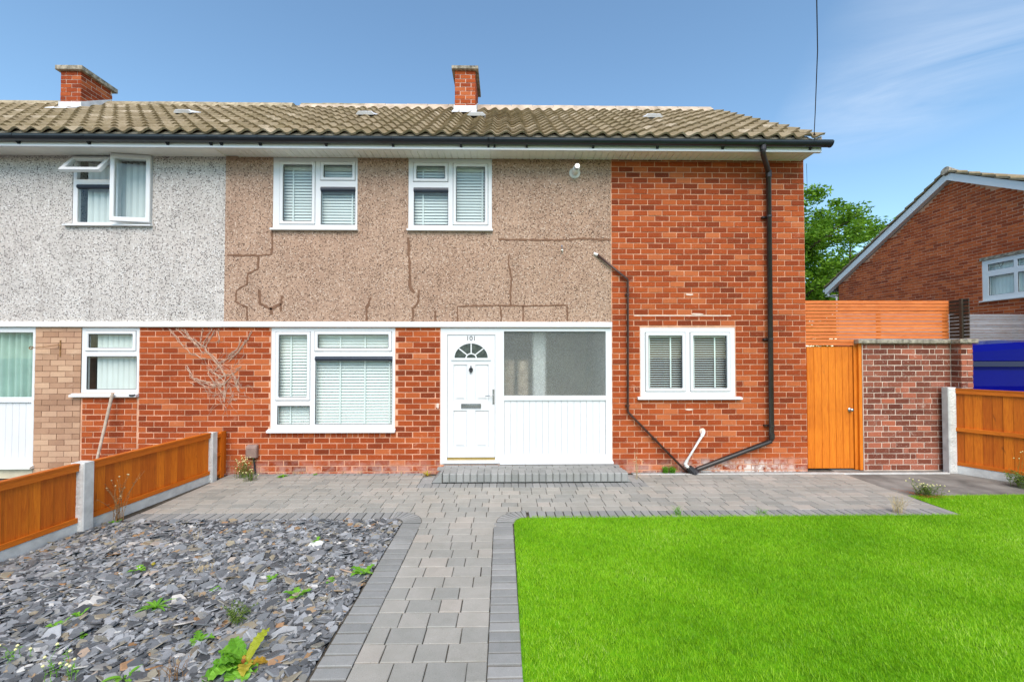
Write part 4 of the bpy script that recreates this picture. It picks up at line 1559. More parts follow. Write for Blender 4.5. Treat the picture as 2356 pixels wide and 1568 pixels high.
hk.tube([(0.885, 0.0, 3.50), (0.885, -0.03, 3.45), (0.89, -0.02, 3.40)], 0.012, 8)
hk.tube([(0.87, -0.03, 3.425), (0.90, -0.03, 3.42)], 0.008, 8)
tag(hk.build('wall_hook', 'chrome'), 'small metal hook on the pebbledash beside the waste pipe', 'hook')

# ------------------------------------------------------------------ left house
LX0 = -11.6
lh = thing('terrace_house', 'terraced house with pale grey pebbledash, buff pier and open upstairs window', 'house', (-8, 2.5, 0))
L_U = (-6.605, -5.395, 3.79, 4.85)
L_W = (-6.433, -5.560, 1.232, 2.22)
L_D = (-8.95, -7.115, 0.10, 2.225)
lw = MB().plate(-6.42, H1X0, -0.05, 2.235, [L_W], 0.007, 0.24)
lwall = lw.build('wall', 'mortar', lh)
pw_ = MB().plate(-7.115, -6.42, -0.05, 2.235, [], 0.008, 0.24)
MB().plate(LX0, -8.95, -0.05, 2.235, [], 0.008, 0.24).build('far_wall', 'brick_p', lh)
pier = pw_.build('buff_pier', 'mortar_b', lh)
MB().plate(LX0, -7.115, -0.05, 0.10, [(LX0 - 1, -8.95, -1, 1)], 0.002, 0.24).build('plinth', 'cream', lh)
lup = MB().plate(LX0, H1X0, 2.30, TOPZ, [L_U], 0.0, 0.24).build('pebbledash', 'peb_g', lh)
MB().box(LX0, H1X0 - 0.001, -0.044, 0.02, 2.228, 2.308).build('string_course', 'upvc_old', lh, bevel=0.006)
b1 = lay_bricks(-5.556, H1X0 + 0.004, -0.02, 2.228, [], off=0.12, zoff=-0.035)
b1 = [((H1X0 + 0.004, b[1], 0.2155, b[3]) if (b[0] > H1X0 - 0.10 and b[2] < 0.15) else b) for b in b1]
b1 += lay_bricks(-6.40, -5.575, -0.02, 1.17, [], off=0.06, zoff=-0.02, joint=0.016)
b2 = lay_bricks(-7.112, -6.424, -0.02, 2.228, [], zoff=-0.05, joint=0.008)
place_bricks(lwall, [(b1, ID, 'brick')], 300)
place_bricks(pier, [(b2, ID, 'brick_p')], 300)
sh = MB()
sh.box(LX0, LX0 + 0.24, 0.24, 5.45, -0.05, TOPZ)
sh.box(LX0, H1X0, 5.45, 5.65, -0.05, TOPZ)
sh.extr([(-0.01, TOPZ), (5.66, TOPZ), (2.75, 7.06)], LX0 + 0.001, LX0 + 0.2, 'x')
sh.build('outer_shell', 'brick_n', lh)
inn = MB()
for z in (-0.04, 2.26, 4.86):
    inn.box(LX0 + 0.25, H1X0 - 0.06, 0.26, 5.4, z, z + (0.14 if z == 2.26 else 0.04))
inn.box(-7.0, -6.95, 0.26, 5.4, 0.0, 2.26)
inn.build('interior', 'room', lh)
# ground floor window
fr = window(lh, *L_W, [(-6.325, -5.662, 1.911, 2.122, 'sash'), (-6.350, -5.602, 1.281, 1.783, 'fixed')], sill=(-6.548, -5.552, 1.174, 1.233))
v_blind(fr, -6.28, -5.56, 1.24, 2.16, 0.083, R(27))
wname(fr, 'small ground floor window with white vertical blind')
MB().tube([(-5.64, -0.06, 1.20), (-5.60, -0.07, 1.20), (-5.56, -0.05, 1.205)], 0.014, 8).build('sill_latch', 'black', fr)
# glazed door unit at the picture edge
MBd = MB().plate(*L_D, [(-8.86, -7.155, 1.168, 2.146), (-8.86, -7.16, 0.232, 1.086)], 0.004, 0.07)
gd = MBd.build('glazed_porch', 'upvc', lh, bevel=0.006)
MB().sheet(-8.864, -7.151, 0.03, 1.164, 2.15).build('pane', 'glass', gd)
pbm = MB().cham(0.001, 0.0985, 0.03, 0.06, 0.232, 1.086, 0.005).mesh('panel_board', 'upvc')
for k in range(17):
    put(pbm, 'panel_board', gd, (-8.86 + 0.1 * k, 0, 0))
MB().extr([(-0.06, 0.10), (-0.06, 0.13), (0.0, 0.15), (0.004, 0.10)], -8.98, -7.09, 'x').build('sill', 'upvc_old', gd)
# net curtain in folds
vs, fs = [], []
nn = 120
for i in range(nn + 1):
    x = -8.85 + 1.70 * i / nn
    yy = 0.14 + 0.034 * math.sin(x * 62) + 0.012 * math.sin(x * 23)
    vs += [(x, yy, 1.10), (x, yy, 2.15)]
fs = [(2 * i, 2 * i + 2, 2 * i + 3, 2 * i + 1) for i in range(nn)]
MB().add(vs, fs).build('net_curtain', 'curtain', gd, smooth=True)
# upstairs window, with its vent light pushed out and side sash ajar
fx = [(-6.535, -6.035, 3.832, 4.412), (-6.55, -6.03, 4.492, 4.795), (-5.925, -5.445, 3.86, 4.80)]
uw = MB().plate(*L_U, fx, 0.008, 0.07).build('window', 'upvc', lh, bevel=0.006)
wname(uw, 'upstairs window standing open')
MB().sheet(-6.54, -6.03, 0.026, 3.828, 4.416).build('pane', 'glass', uw)
vent(uw, -6.54, -6.03, 4.345, 4.415, 0.0)
MB().extr([(-0.055, 3.765), (-0.055, 3.785), (0.02, 3.80), (0.03, 3.765)], -6.70, -5.38, 'x').build('sill', 'upvc', uw)
mx = Matrix.Translation((0, 0.0, 4.815)) @ Matrix.Rotation(-R(37), 4, 'X')
xfv = lambda p: tuple(mx @ Vector(p))
vs_ = MB(xfv).plate(-6.59, -6.0, -0.362, 0.0, [(-6.53, -6.06, -0.30, -0.06)], -0.03, 0.025).build('vent_light', 'upvc', uw, bevel=0.006)
MB(xfv).sheet(-6.535, -6.055, -0.004, -0.305, -0.055).build('pane', 'glass', vs_)
mx2 = Matrix.Translation((-5.405, -0.004, 0)) @ Matrix.Rotation(R(8), 4, 'Z')
xfs = lambda p: tuple(mx2 @ Vector(p))
sh_ = MB(xfs).plate(-0.545, 0.0, 3.815, 4.842, [(-0.485, -0.06, 3.885, 4.772)], -0.045, 0.012).build('side_sash', 'upvc', uw, bevel=0.006)
MB(xfs).sheet(-0.49, -0.055, -0.02, 3.88, 4.777).build('pane', 'glass', sh_)
v_blind(uw, -6.50, -5.42, 3.82, 4.80, 0.098, R(38), y=0.15)
# roof, eaves and stack
ncol2 = int(round((xsplit - LX0) / TP))
cols2 = [xsplit - TP * (i + 1) for i in range(ncol2)]
roof2 = roof(lh, cols2[-1], xsplit, cols2, lambda x: False, (-5.87,))
eaves(lh, LX0, H1X0, None, BR, (), H1X0)
chimney(lh, -8.955, -8.545, 2.10, 2.80, 6.75, 7.525, 7.526, 7.615)

# dead creeper on the wall between the houses
vn = MB()
rg = random.Random(3)


def twig(m, p, ang, ln, r, depth, y):
    pts = [(p[0], y, p[1])]
    x, z = p
    a = ang
    n = max(3, int(ln / 0.03))
    for i in range(n):
        a += rg.uniform(-0.16, 0.16)
        x += math.cos(a) * ln / n
        z += math.sin(a) * ln / n
        if z > 2.215 or z < 0.75:
            break
        pts.append((x, y + rg.uniform(-0.003, 0.003), z))
        if depth > 0 and rg.random() < 0.28:
            twig(m, (x, z), a + rg.choice([-1, 1]) * rg.uniform(0.3, 0.9), ln * rg.uniform(0.35, 0.7), r * 0.7, depth - 1, y - 0.003)
    if len(pts) > 2:
        m.tube(pts, r, 4, caps=False)


STEMS = [[(1550, 205), (1650, 330), (1740, 420), (1830, 465), (1900, 480)], [(1610, 200), (1720, 290), (1800, 345), (1850, 410), (1870, 440)],
         [(1650, 200), (1760, 310), (1840, 370)], [(1690, 205), (1740, 280), (1850, 360), (1940, 440), (2010, 520), (2040, 560)], [(1850, 200), (1840, 290), (1825, 345)],
         [(1940, 200), (1890, 290), (1840, 390)], [(1960, 215), (1900, 330), (1870, 390), (1930, 450), (2000, 540), (2050, 620)], [(1990, 200), (2005, 280), (1985, 340)],
         [(2300, 225), (2230, 340), (2130, 450), (2060, 490), (2000, 520)], [(2250, 300), (2180, 410), (2070, 520)], [(2200, 300), (2160, 400), (2050, 480)],
         [(1710, 560), (1780, 660), (1900, 690), (2000, 740)], [(1720, 540), (1760, 640), (1920, 760)], [(2010, 520), (1960, 600), (2060, 690), (2000, 740), (2050, 800), (2060, 890)],
         [(2000, 540), (2060, 620), (1980, 680), (2050, 740)], [(2130, 600), (2160, 700), (2195, 790)], [(2200, 560), (2120, 620), (2000, 650)], [(2190, 640), (2170, 720), (2200, 800)],
         [(2060, 600), (2055, 700), (2062, 880)], [(2160, 840), (2085, 890)], [(1900, 560), (1960, 610), (2040, 640)], [(1860, 700), (1960, 720), (2040, 700)], [(1900, 600), (1970, 690), (2060, 720)],
         [(2110, 640), (2060, 700), (1990, 720)], [(2240, 780), (2260, 840)], [(1740, 700), (1800, 720)], [(2060, 880), (2075, 960)], [(1700, 210), (1690, 260)], [(2290, 250), (2260, 330)]]
for st_ in STEMS:
    for rpt in range(3 if len(st_) > 2 else 1):
        pts = []
        for (a, b) in zip(st_[:-1], st_[1:]):
            for q in range(4):
                t = q / 4
                jx, jz = rg.gauss(0, 7), rg.gauss(0, 7)
                pts.append((-4.26 + (a[0] + (b[0] - a[0]) * t + jx - 2060) * 0.001655, -0.004 - 0.004 * rg.random(), min(2.215, 2.207 - (a[1] + (b[1] - a[1]) * t + jz - 200) * 0.00166)))
        vn.tube(pts, 0.0038 - 0.0008 * rpt, 4, caps=False)
for kx in range(46):
    x0, z0 = rg.gauss(-4.30, 0.13), rg.uniform(1.05, 1.75)
    twig(vn, (x0, z0), rg.uniform(0, 2 * PI), rg.uniform(0.1, 0.3), 0.002, 1, -0.005)
tag(vn.build('dead_creeper', 'vine'), 'dead pale creeper stems clinging to the red brick wall', 'vine')
bt = MB().tube([(-5.867, -0.085, 1.235), (-5.94, -0.30, 0.02)], [0.021, 0.017], 10)
tag(bt.build('broom_handle', 'handle'), 'bare wooden pole leaning against the window sill', 'pole')
hb = thing('wall_bracket', 'rusty iron hanging bracket on the buff brick pier', 'bracket', (-6.73, 0, 1.9))
MB().box(-6.737, -6.723, -0.012, 0.004, 1.78, 2.03).build('plate', 'twig', hb)
MB().tube([(-6.73, -0.01, 1.96), (-6.85, -0.10, 1.93), (-7.02, -0.14, 1.91)], 0.006, 6).build('arm', 'twig', hb)
MB().tube([(-7.02 + 0.03 * math.cos(q), -0.14, 1.91 + 0.02 * math.sin(q)) for q in [k * 0.6 for k in range(10)]], 0.007, 6).build('scroll', 'twig', hb)

# ------------------------------------------------------------------ left fence
def concrete_post(name, label, x0, x1, y0, y1, h, grp=None, rot=0.0):
    t = thing(name, label, 'post', ((x0 + x1) / 2, (y0 + y1) / 2, 0), grp)
    m = MB()
    m.cham(x0, x1, y0, y1, -0.05, h, 0.008)
    m.build('shaft', 'conc', t)
    # exposed rough face
    rgp = random.Random(int(h * 100))
    vs, fs = [], []
    nx, nz = 7, int(h / 0.018)
    for k in range(nz + 1):
        for i in range(nx + 1):
            e = 0.0 if i in (0, nx) or k in (0, nz) else rgp.uniform(0.0005, 0.007)
            vs.append((x0 + 0.012 + (x1 - x0 - 0.024) * i / nx, y0 - 0.001 - e, 0.0 + (h - 0.012) * k / nz))
    for k in range(nz):
        for i in range(nx):
            a = k * (nx + 1) + i
            fs.append((a, a + 1, a + nx + 2, a + nx + 1))
    MB().add(vs, fs).build('rough_face', 'conc', t)
    return t


FG = 'concrete posts of the low left fence'
concrete_post('fence_post', 'white concrete post between two low orange panels beside the slate', -4.432, -4.292, -2.17, -2.06, 0.70)
concrete_post('fence_post', 'white concrete post of the low fence close to the house wall', -4.285, -4.178, -0.385, -0.285, 0.69)


def panel(label, p0, p1, h, z0, side=1, mid=None, gravel=True, bw=0.105):
    """close boarded panel from p0 to p1; the rails are on the `side` face"""
    p0, p1 = Vector((*p0, 0)), Vector((*p1, 0))
    dv = (p1 - p0)
    L = dv.length
    dv.normalize()
    nv = Vector((dv.y, -dv.x, 0)) * side
    t = thing('boarded_fence', label, 'fence', tuple(p0))
    xf = lambda p: tuple(p0 + dv * p[0] + nv * (-p[1]) + Vector((0, 0, p[2])))
    u = 0.0
    while u < L - 0.02:
        w = min(bw * random.uniform(0.92, 1.08), L - u)
        a = random.uniform(0.0, 0.004)
        m = MB(xf)
        m.add([(u, -a, z0), (u + w + 0.012, 0.006 - a, z0), (u + w + 0.012, 0.006 - a, h - 0.02), (u, -a, h - 0.02), (u, 0.014, z0), (u + w + 0.012, 0.014, z0), (u + w + 0.012, 0.014, h - 0.02), (u, 0.014, h - 0.02)],
              [(0, 1, 2, 3), (7, 6, 5, 4), (0, 3, 7, 4), (1, 5, 6, 2), (3, 2, 6, 7), (0, 4, 5, 1)], random.random())
        m.build('board', 'wood', t)
        u += w
    MB(xf).box(0, L, -0.032, -0.005, h - 0.078, h - 0.018, random.random()).build('top_rail', 'woodh', t)
    MB(xf).box(-0.0, L, -0.038, 0.026, h - 0.017, h, random.random()).build('capping', 'woodh', t)
    MB(xf).box(0, L, -0.028, -0.005, z0 + 0.001, z0 + 0.05, random.random()).build('bottom_rail', 'woodh', t)
    if mid:
        MB(xf).box(0, L, -0.038, -0.005, mid - 0.022, mid + 0.032, random.random()).build('middle_rail', 'woodh', t)
    if gravel:
        MB(xf).box(0, L, -0.02, 0.02, -0.04, z0 - 0.004).build('gravel_board', 'conc', t)
    return t


panel('low orange boarded fence panel behind the dry shrub', (-4.235, -0.39), (-4.352, -2.055), 0.695, 0.10, side=-1)
panel('low orange boarded fence panel beside the slate chippings', (-4.365, -2.175), (-4.50, -4.05), 0.70, 0.10, side=-1)
sp_ = thing('end_fence', 'narrow orange fence end frame against the house wall', 'fence', (-4.2, -0.15, 0))
MB().box(-4.215, -4.175, -0.20, -0.13, 0, 0.672, 0.7).build('stile', 'wood', sp_)
for z in (0.06, 0.33, 0.60):
    MB().box(-4.21, -4.18, -0.283, -0.202, z, z + 0.05, 0.5).build('rail', 'woodh', sp_)
MB().box(-4.235, -4.217, -0.283, -0.02, 0.02, 0.66, 0.35).build('board', 'wood', sp_)

# ------------------------------------------------------------------ gate, screen, garden wall
GY = 0.12
gt = thing('garden_gate', 'amber boarded wooden side gate between house and garden wall', 'gate', (5.2, GY, 0))
ed = [4.79, 4.904, 5.022, 5.136, 5.247, 5.358, 5.46, 5.527]
for a, b in zip(ed[:-1], ed[1:]):
    MB().cham(a + 0.0015, b - 0.0015, GY, GY + 0.022, 0.015, 1.94, 0.005, random.random()).build('board', 'gatewood', gt)
for z in (0.25, 1.0, 1.7):
    MB().box(4.80, 5.52, GY + 0.023, GY + 0.05, z, z + 0.1).build('ledge', 'gatewood', gt)
kb = MB().tube([(5.467, GY, 0.94), (5.467, GY - 0.012, 0.94)], 0.034, 16)
kb.tube([(5.467, GY - 0.012, 0.94), (5.467, GY - 0.03, 0.94), (5.467, GY - 0.05, 0.94), (5.467, GY - 0.062, 0.94)], [0.012, 0.014, 0.028, 0.02], 16)
kb.build('knob', 'chrome', gt, smooth=True)
gf = thing('gate_frame', 'amber timber post and lintel framing the side gate', 'gate frame', (5.58, GY, 0))
MB().box(5.535, 5.585, GY - 0.01, GY + 0.06, 0, 1.995, 0.4).build('stop', 'gatewood', gf)
MB().box(5.586, 5.635, GY - 0.045, GY + 0.06, 0, 1.995, 0.8).build('post', 'gatewood', gf)
MB().box(4.712, 4.786, GY + 0.015, GY + 0.06, 0, 1.995, 0.6).build('post', 'gatewood', gf)
MB().box(4.712, 5.635, GY + 0.002, GY + 0.06, 1.9955, 2.018, 0.5).build('lintel', 'gatewood', gf)

sc = thing('slat_screen', 'pale orange horizontal slat screen above gate and garden wall', 'screen', (5.9, 0.16, 2.0))
z = 1.957
k = 0
while z < 2.65:
    xe = 5.63 if z < 2.05 else 7.075
    m = MB()
    sag = random.uniform(-0.003, 0.003)
    m.add([(4.706, 0.10, z), (xe, 0.10, z + sag), (xe, 0.10, z + 0.0465 + sag), (4.706, 0.10, z + 0.0465), (4.706, 0.119, z), (xe, 0.119, z + sag), (xe, 0.119, z + 0.0465 + sag), (4.706, 0.119, z + 0.0465)],
          [(0, 1, 2, 3), (7, 6, 5, 4), (0, 3, 7, 4), (1, 5, 6, 2), (3, 2, 6, 7), (0, 4, 5, 1)], random.random())
    m.build('slat', 'slat', sc)
    z += 0.0553
    k += 1
MB().box(7.03, 7.078, 0.121, 0.165, 2.06, 2.665, 0.4).build('batten', 'gatewood', sc)
MB().box(4.72, 4.77, 0.121, 0.165, 2.02, 2.66, 0.3).build('batten', 'gatewood', sc)
MB().box(5.95, 5.99, 0.121, 0.165, 2.06, 2.66, 0.3).build('batten', 'gatewood', sc)

gw = thing('garden_wall', 'brown red brick garden wall with concrete coping and end pillar', 'wall', (6.3, 0.1, 0))
core = MB().plate(5.64, 7.055, -0.05, 1.985, [], 0.067, 0.17)
core.box(7.057, 7.233, -0.093, 0.16, -0.05, 1.985)
cw = core.build('wall', 'mortar_w', gw)
gb = lay_bricks(5.642, 7.048, 0.0, 1.985, [], bl=0.225, ch=0.0865, joint=0.0145, off=0.06)
ga2 = []
for b in gb:                                   # a few headers among the stretchers
    if b[2] > 0.2 and random.random() < 0.16:
        sd = random.choice((-1, 1))
        wa, wb2 = 0.072, round(b[2] - 0.072 - 0.0145, 3)
        ga2 += [(b[0] + sd * (b[2] / 2 - wa / 2), b[1], wa, b[3]), (b[0] - sd * (b[2] / 2 - wb2 / 2), b[1], wb2, b[3])]
    else:
        ga2.append(b)
pf = lay_bricks(7.05, 7.24, 0.0, 1.985, [], bl=0.19, ch=0.0865, joint=0.0145)
pf2 = []
for i, b in enumerate(pf):
    row = int(b[1] / 0.0865)
    if row % 2:
        pf2 += [(7.095, b[1], 0.078, b[3]), (7.190, b[1], 0.085, b[3])]
    elif b[2] > 0.1:
        pf2.append((7.145, b[1], 0.178, b[3]))
pf2 = [b for i, b in enumerate(pf2)]
lsd = lay_bricks(-0.06, 0.10, 0.0, 1.985, [], bl=0.22, ch=0.0865, joint=0.0145)
place_bricks(cw, [(ga2, Matrix.Translation((0, 0.06, 0)), 'brick_gw'), (pf2, Matrix.Translation((0, -0.10, 0)), 'brick_gw'),
                  (lsd, Matrix.Translation((7.05, 0, 0)) @ Matrix.Rotation(-PI / 2, 4, 'Z'), 'brick_gw')], 300)
MB().cham(5.535, 7.0, 0.0, 0.20, 1.986, 2.048, 0.008).build('coping', 'cap', gw)
MB().cham(7.005, 7.29, -0.14, 0.20, 1.987, 2.052, 0.008).build('pillar_cap', 'cap', gw)

rs = thing('screen_return', 'short black weathered slat return on the wall pillar', 'screen', (7.1, 0, 2.05))
z = 2.066
while z < 2.64:
    MB().box(7.085, 7.10, -0.19, 0.10, z, z + 0.047, random.random()).build('slat', 'wdark', rs)
    z += 0.0553
MB().box(7.055, 7.0835, -0.115, -0.075, 2.055, 2.675, 0.8).build('post', 'wdark', rs)

# right fence --------------------------------------------------------
concrete_post('fence_post', 'tall rough concrete post against the brown garden wall', 6.828, 6.958, -0.105, -0.005, 1.305)
panel('tall orange boarded fence panel with middle rail beyond the lawn', (6.965, -0.085), (7.87, -1.61), 1.29, 0.115, side=1, mid=0.66, bw=0.10)

# ------------------------------------------------------------------ beyond the wall
lwall2 = thing('boundary_wall', 'low rendered boundary wall below the grey slat fence', 'wall', (10, 3.25, 0))
MB().box(7.7, 12.58, 3.22, 3.36, -0.05, 2.06).build('wall', 'brick_gw', lwall2)
MB().box(7.7, 12.58, 3.17, 3.40, 2.061, 2.125).build('coping', 'conc', lwall2)
gf2 = thing('slat_fence', 'silver grey weathered horizontal slat fence in front of the gable', 'fence', (10, 3.25, 2.1))
z = 2.135
while z < 2.75:
    MB().box(7.7, 12.57, 3.20, 3.22, z, z + 0.058 + random.uniform(-0.004, 0.003), random.random()).build('slat', 'wgrey', gf2)
    z += 0.0625
for x in (8.5, 10.2, 11.9):
    MB().box(x, x + 0.07, 3.221, 3.29, 2.126, 2.75, 0.2).build('post', 'wgrey', gf2)

van = thing('van', 'glossy deep blue van parked behind the orange fence', 'van', (10, 1.7, 0))
VY0, VY1 = 0.95, 2.75


def vsec(x, top, nose=False):
    b, s1 = 0.35, 1.25
    return [(x, VY0 + 0.04, b), (x, VY0, 0.6), (x, VY0, s1), (x, VY0 + 0.05, top - 0.14), (x, VY0 + 0.16, top - 0.02), (x, VY0 + 0.45, top + 0.03),
            (x, VY1 - 0.45, top + 0.03), (x, VY1 - 0.16, top - 0.02), (x, VY1 - 0.05, top - 0.14), (x, VY1, s1), (x, VY1, 0.6), (x, VY1 - 0.04, b)]


secs = [vsec(8.05, 1.93), vsec(8.12, 1.98), vsec(9.4, 2.06), vsec(10.8, 2.06), vsec(11.5, 1.98), vsec(12.1, 1.35), vsec(12.45, 1.2)]
vs = [p for s_ in secs for p in s_]
n = 12
fs = [tuple(range(n))[::-1], tuple((len(secs) - 1) * n + k for k in range(n))]
for i in range(len(secs) - 1):
    for k in range(n):
        k2 = (k + 1) % n
        fs.append((i * n + k, (i + 1) * n + k, (i + 1) * n + k2, i * n + k2))
MB().add(vs, fs).build('body', 'blue', van, smooth=False)
MB().box(8.12, 11.2, VY0 - 0.012, VY0 + 0.06, 1.60, 1.69).build('side_moulding', 'bluetrim', van)
for z in (1.575, 1.705):
    MB().box(8.12, 11.2, VY0 - 0.008, VY0 + 0.07, z - 0.004, z + 0.004).build('body_crease', 'blue', van)
MB().box(10.7, 11.35, VY0 + 0.012, VY0 + 0.06, 1.30, 1.56).build('side_window', 'dglass', van)
for wx in (8.75, 11.6):
    for wy in (VY0 + 0.02, VY1 - 0.2):
        w_ = MB().tube([(wx, wy, 0.26), (wx, wy + 0.18, 0.26)], 0.33, 24).build('wheel', 'tyre', van)
        MB().tube([(wx, wy - 0.004, 0.26), (wx, wy + 0.05, 0.26)], 0.2, 18).build('rim', 'chrome', w_)

# neighbouring house: gable wall in the plane x = GX, facing the gate side
GX = 12.6
nb = thing('neighbour_house', 'red brick gable house with white bargeboards beyond the slat fence', 'house', (16, 5.2, 0))
nxf = lambda p: (GX + p[1], -p[0], p[2])       # local u = -y, depth = +x
EAV, APX, YA, YE0, YE1 = 4.42, 6.72, 5.25, 9.46, 1.04
WIN = (-4.535, -2.98, 3.23, 4.285)
gm = MB(nxf)
gm.plate(-YE0, -YE1, -0.05, EAV, [WIN], 0.007, 0.24)
gm.extr([(-YE0, EAV), (-YE1, EAV), (-YA, APX)], 0.007, 0.24, 'y')
nwall = gm.build('wall', 'mortar', nb)


def in_gable(u, z, w, h):
    if z + h / 2 < EAV:
        return True
    k = (APX - EAV) / (YE0 - YA)
    for uu in (u - w / 2, u + w / 2):
        if z + h / 2 > APX - abs(uu + YA) * k + 0.06:
            return False
    return True


nbk = lay_bricks(-YE0, -YE1, 0.0, APX, [WIN], bl=0.235, ch=0.084, test=in_gable, joint=0.0165)
nbk = [b for b in nbk if b[1] > 2.5 or b[0] > -5.5]
vis = [b for b in nbk if b[1] > 2.3 and b[0] < -3.2]
hid = [b for b in nbk if not (b[1] > 2.3 and b[0] < -3.2)]
mgx = Matrix.Translation((GX, 0, 0)) @ Matrix.Rotation(-PI / 2, 4, 'Z')
place_bricks(nwall, [(vis, mgx, 'brick_n')], 300)
place_bricks(nb, [(hid, mgx, 'brick_n')], 0)
fr = window(nb, *WIN, [(-4.395, -3.826, 3.995, 4.165, 'fixed'), (-3.742, -3.12, 3.995, 4.165, 'fixed'), (-4.384, -3.826, 3.353, 3.844, 'fixed'), (-3.742, -3.12, 3.353, 3.844, 'fixed')], xf=nxf, sill=(-4.575, -2.94, 3.20, 3.232))
v_blind(fr, -4.5, -3.05, 3.26, 4.25, 0.086, R(10), xf=nxf)
m = MB(nxf)
for px0 in (-4.11, -3.43):                     # leaded diamond in the top lights
    m.tube([(px0 - 0.06, 0.022, 4.165), (px0, 0.022, 4.03), (px0 + 0.06, 0.022, 4.165)], 0.004, 5)
    m.tube([(px0 - 0.27, 0.022, 4.06), (px0 - 0.02, 0.022, 4.07)], 0.003, 5)
m.build('leading', 'black', fr)
MB(nxf).box(-4.565, -2.94, -0.03, 0.05, 4.287, 4.362).build('lintel', 'cap', nb)
nn = MB()
nn.box(GX + 0.24, 20.5, YE1, YE1 + 0.2, -0.05, EAV)
nn.box(GX + 0.24, 20.5, YE0 - 0.2, YE0, -0.05, EAV)
nn.box(20.3, 20.5, YE1, YE0, -0.05, EAV)
nn.build('outer_shell', 'brick_n', nb)
k = (APX - EAV) / (YE0 - YA)
rfm = MB()
for s_, ye in ((1, YE0), (-1, YE1)):          # two slopes that hip down towards the far end
    ye2 = ye + s_ * 0.55
    ze2 = EAV - 0.55 * k + 0.235
    q = [(GX - 0.15, YA, APX + 0.235), (GX - 0.15, ye2, ze2), (20.6, ye2, ze2 - 0.1), (20.6, YA, ze2 - 0.1)]
    fsx = [(0, 1, 2), (0, 2, 3)] if s_ < 0 else [(0, 2, 1), (0, 3, 2)]
    rfm.add(q, fsx)
    rfm.add([(p[0], p[1], p[2] + 0.05) for p in q], fsx)
nrf = rfm.build('roof', 'tile', nb)
for s_, ye in ((1, YE0), (-1, YE1)):
    ye2 = ye + s_ * 0.50
    ze2 = EAV - 0.50 * k
    MB().extr([(YA, APX + 0.015), (ye2, ze2 + 0.015), (ye2, ze2 + 0.225), (YA, APX + 0.228)], GX - 0.15, GX - 0.12, 'x').build('bargeboard', 'upvc', nb)
    MB().extr([(YA, APX + 0.02), (ye2, ze2 + 0.02), (ye2, ze2 + 0.05), (YA, APX + 0.05)], GX - 0.119, GX + 0.02, 'x').build('verge_soffit', 'upvc', nb)
    # verge tiles, one by one up the slope
    nt = 15
    for i in range(nt):
        t0, t1 = i / nt, (i + 1.12) / nt
        ya, yb = ye2 + (YA - ye2) * t0, ye2 + (YA - ye2) * min(t1, 1.0)
        za, zb = ze2 + 0.24 + (APX - ze2) * t0, ze2 + 0.24 + (APX - ze2) * min(t1, 1.0)
        MB().extr([(ya, za + 0.03), (yb, zb), (yb, zb + 0.045), (ya, za + 0.095)], GX - 0.19, GX + 0.12, 'x', random.random()).build('verge_tile', 'tile', nrf)
for i in range(16):
    za, zb = APX + 0.28 - 0.155 * i, APX + 0.285 - 0.155 * (i + 1)
    MB().tube([(GX - 0.20 + 0.46 * i, YA, za), (GX + 0.25 + 0.46 * i, YA, zb)], 0.12, 14).build('ridge_tile', 'cap', nrf)
MB().box(GX - 0.14, 20.5, YE0 + 0.05, YE0 + 0.50, EAV - 0.35, EAV - 0.33).build('soffit', 'upvc', nb)
gu = MB().tube([(GX - 0.13, YE0 + 0.58, EAV - 0.10), (20.5, YE0 + 0.58, EAV - 0.10)], 0.055, 10).build('gutter', 'upvc', nb)
MB().tube([(GX - 0.06, YE0 + 0.55, EAV - 0.14), (GX - 0.05, YE0 + 0.40, EAV - 0.34), (GX - 0.03, YE0 + 0.06, EAV - 0.42), (GX - 0.03, YE0 + 0.06, 0)], 0.035, 10).build('downpipe', 'upvc', nb)


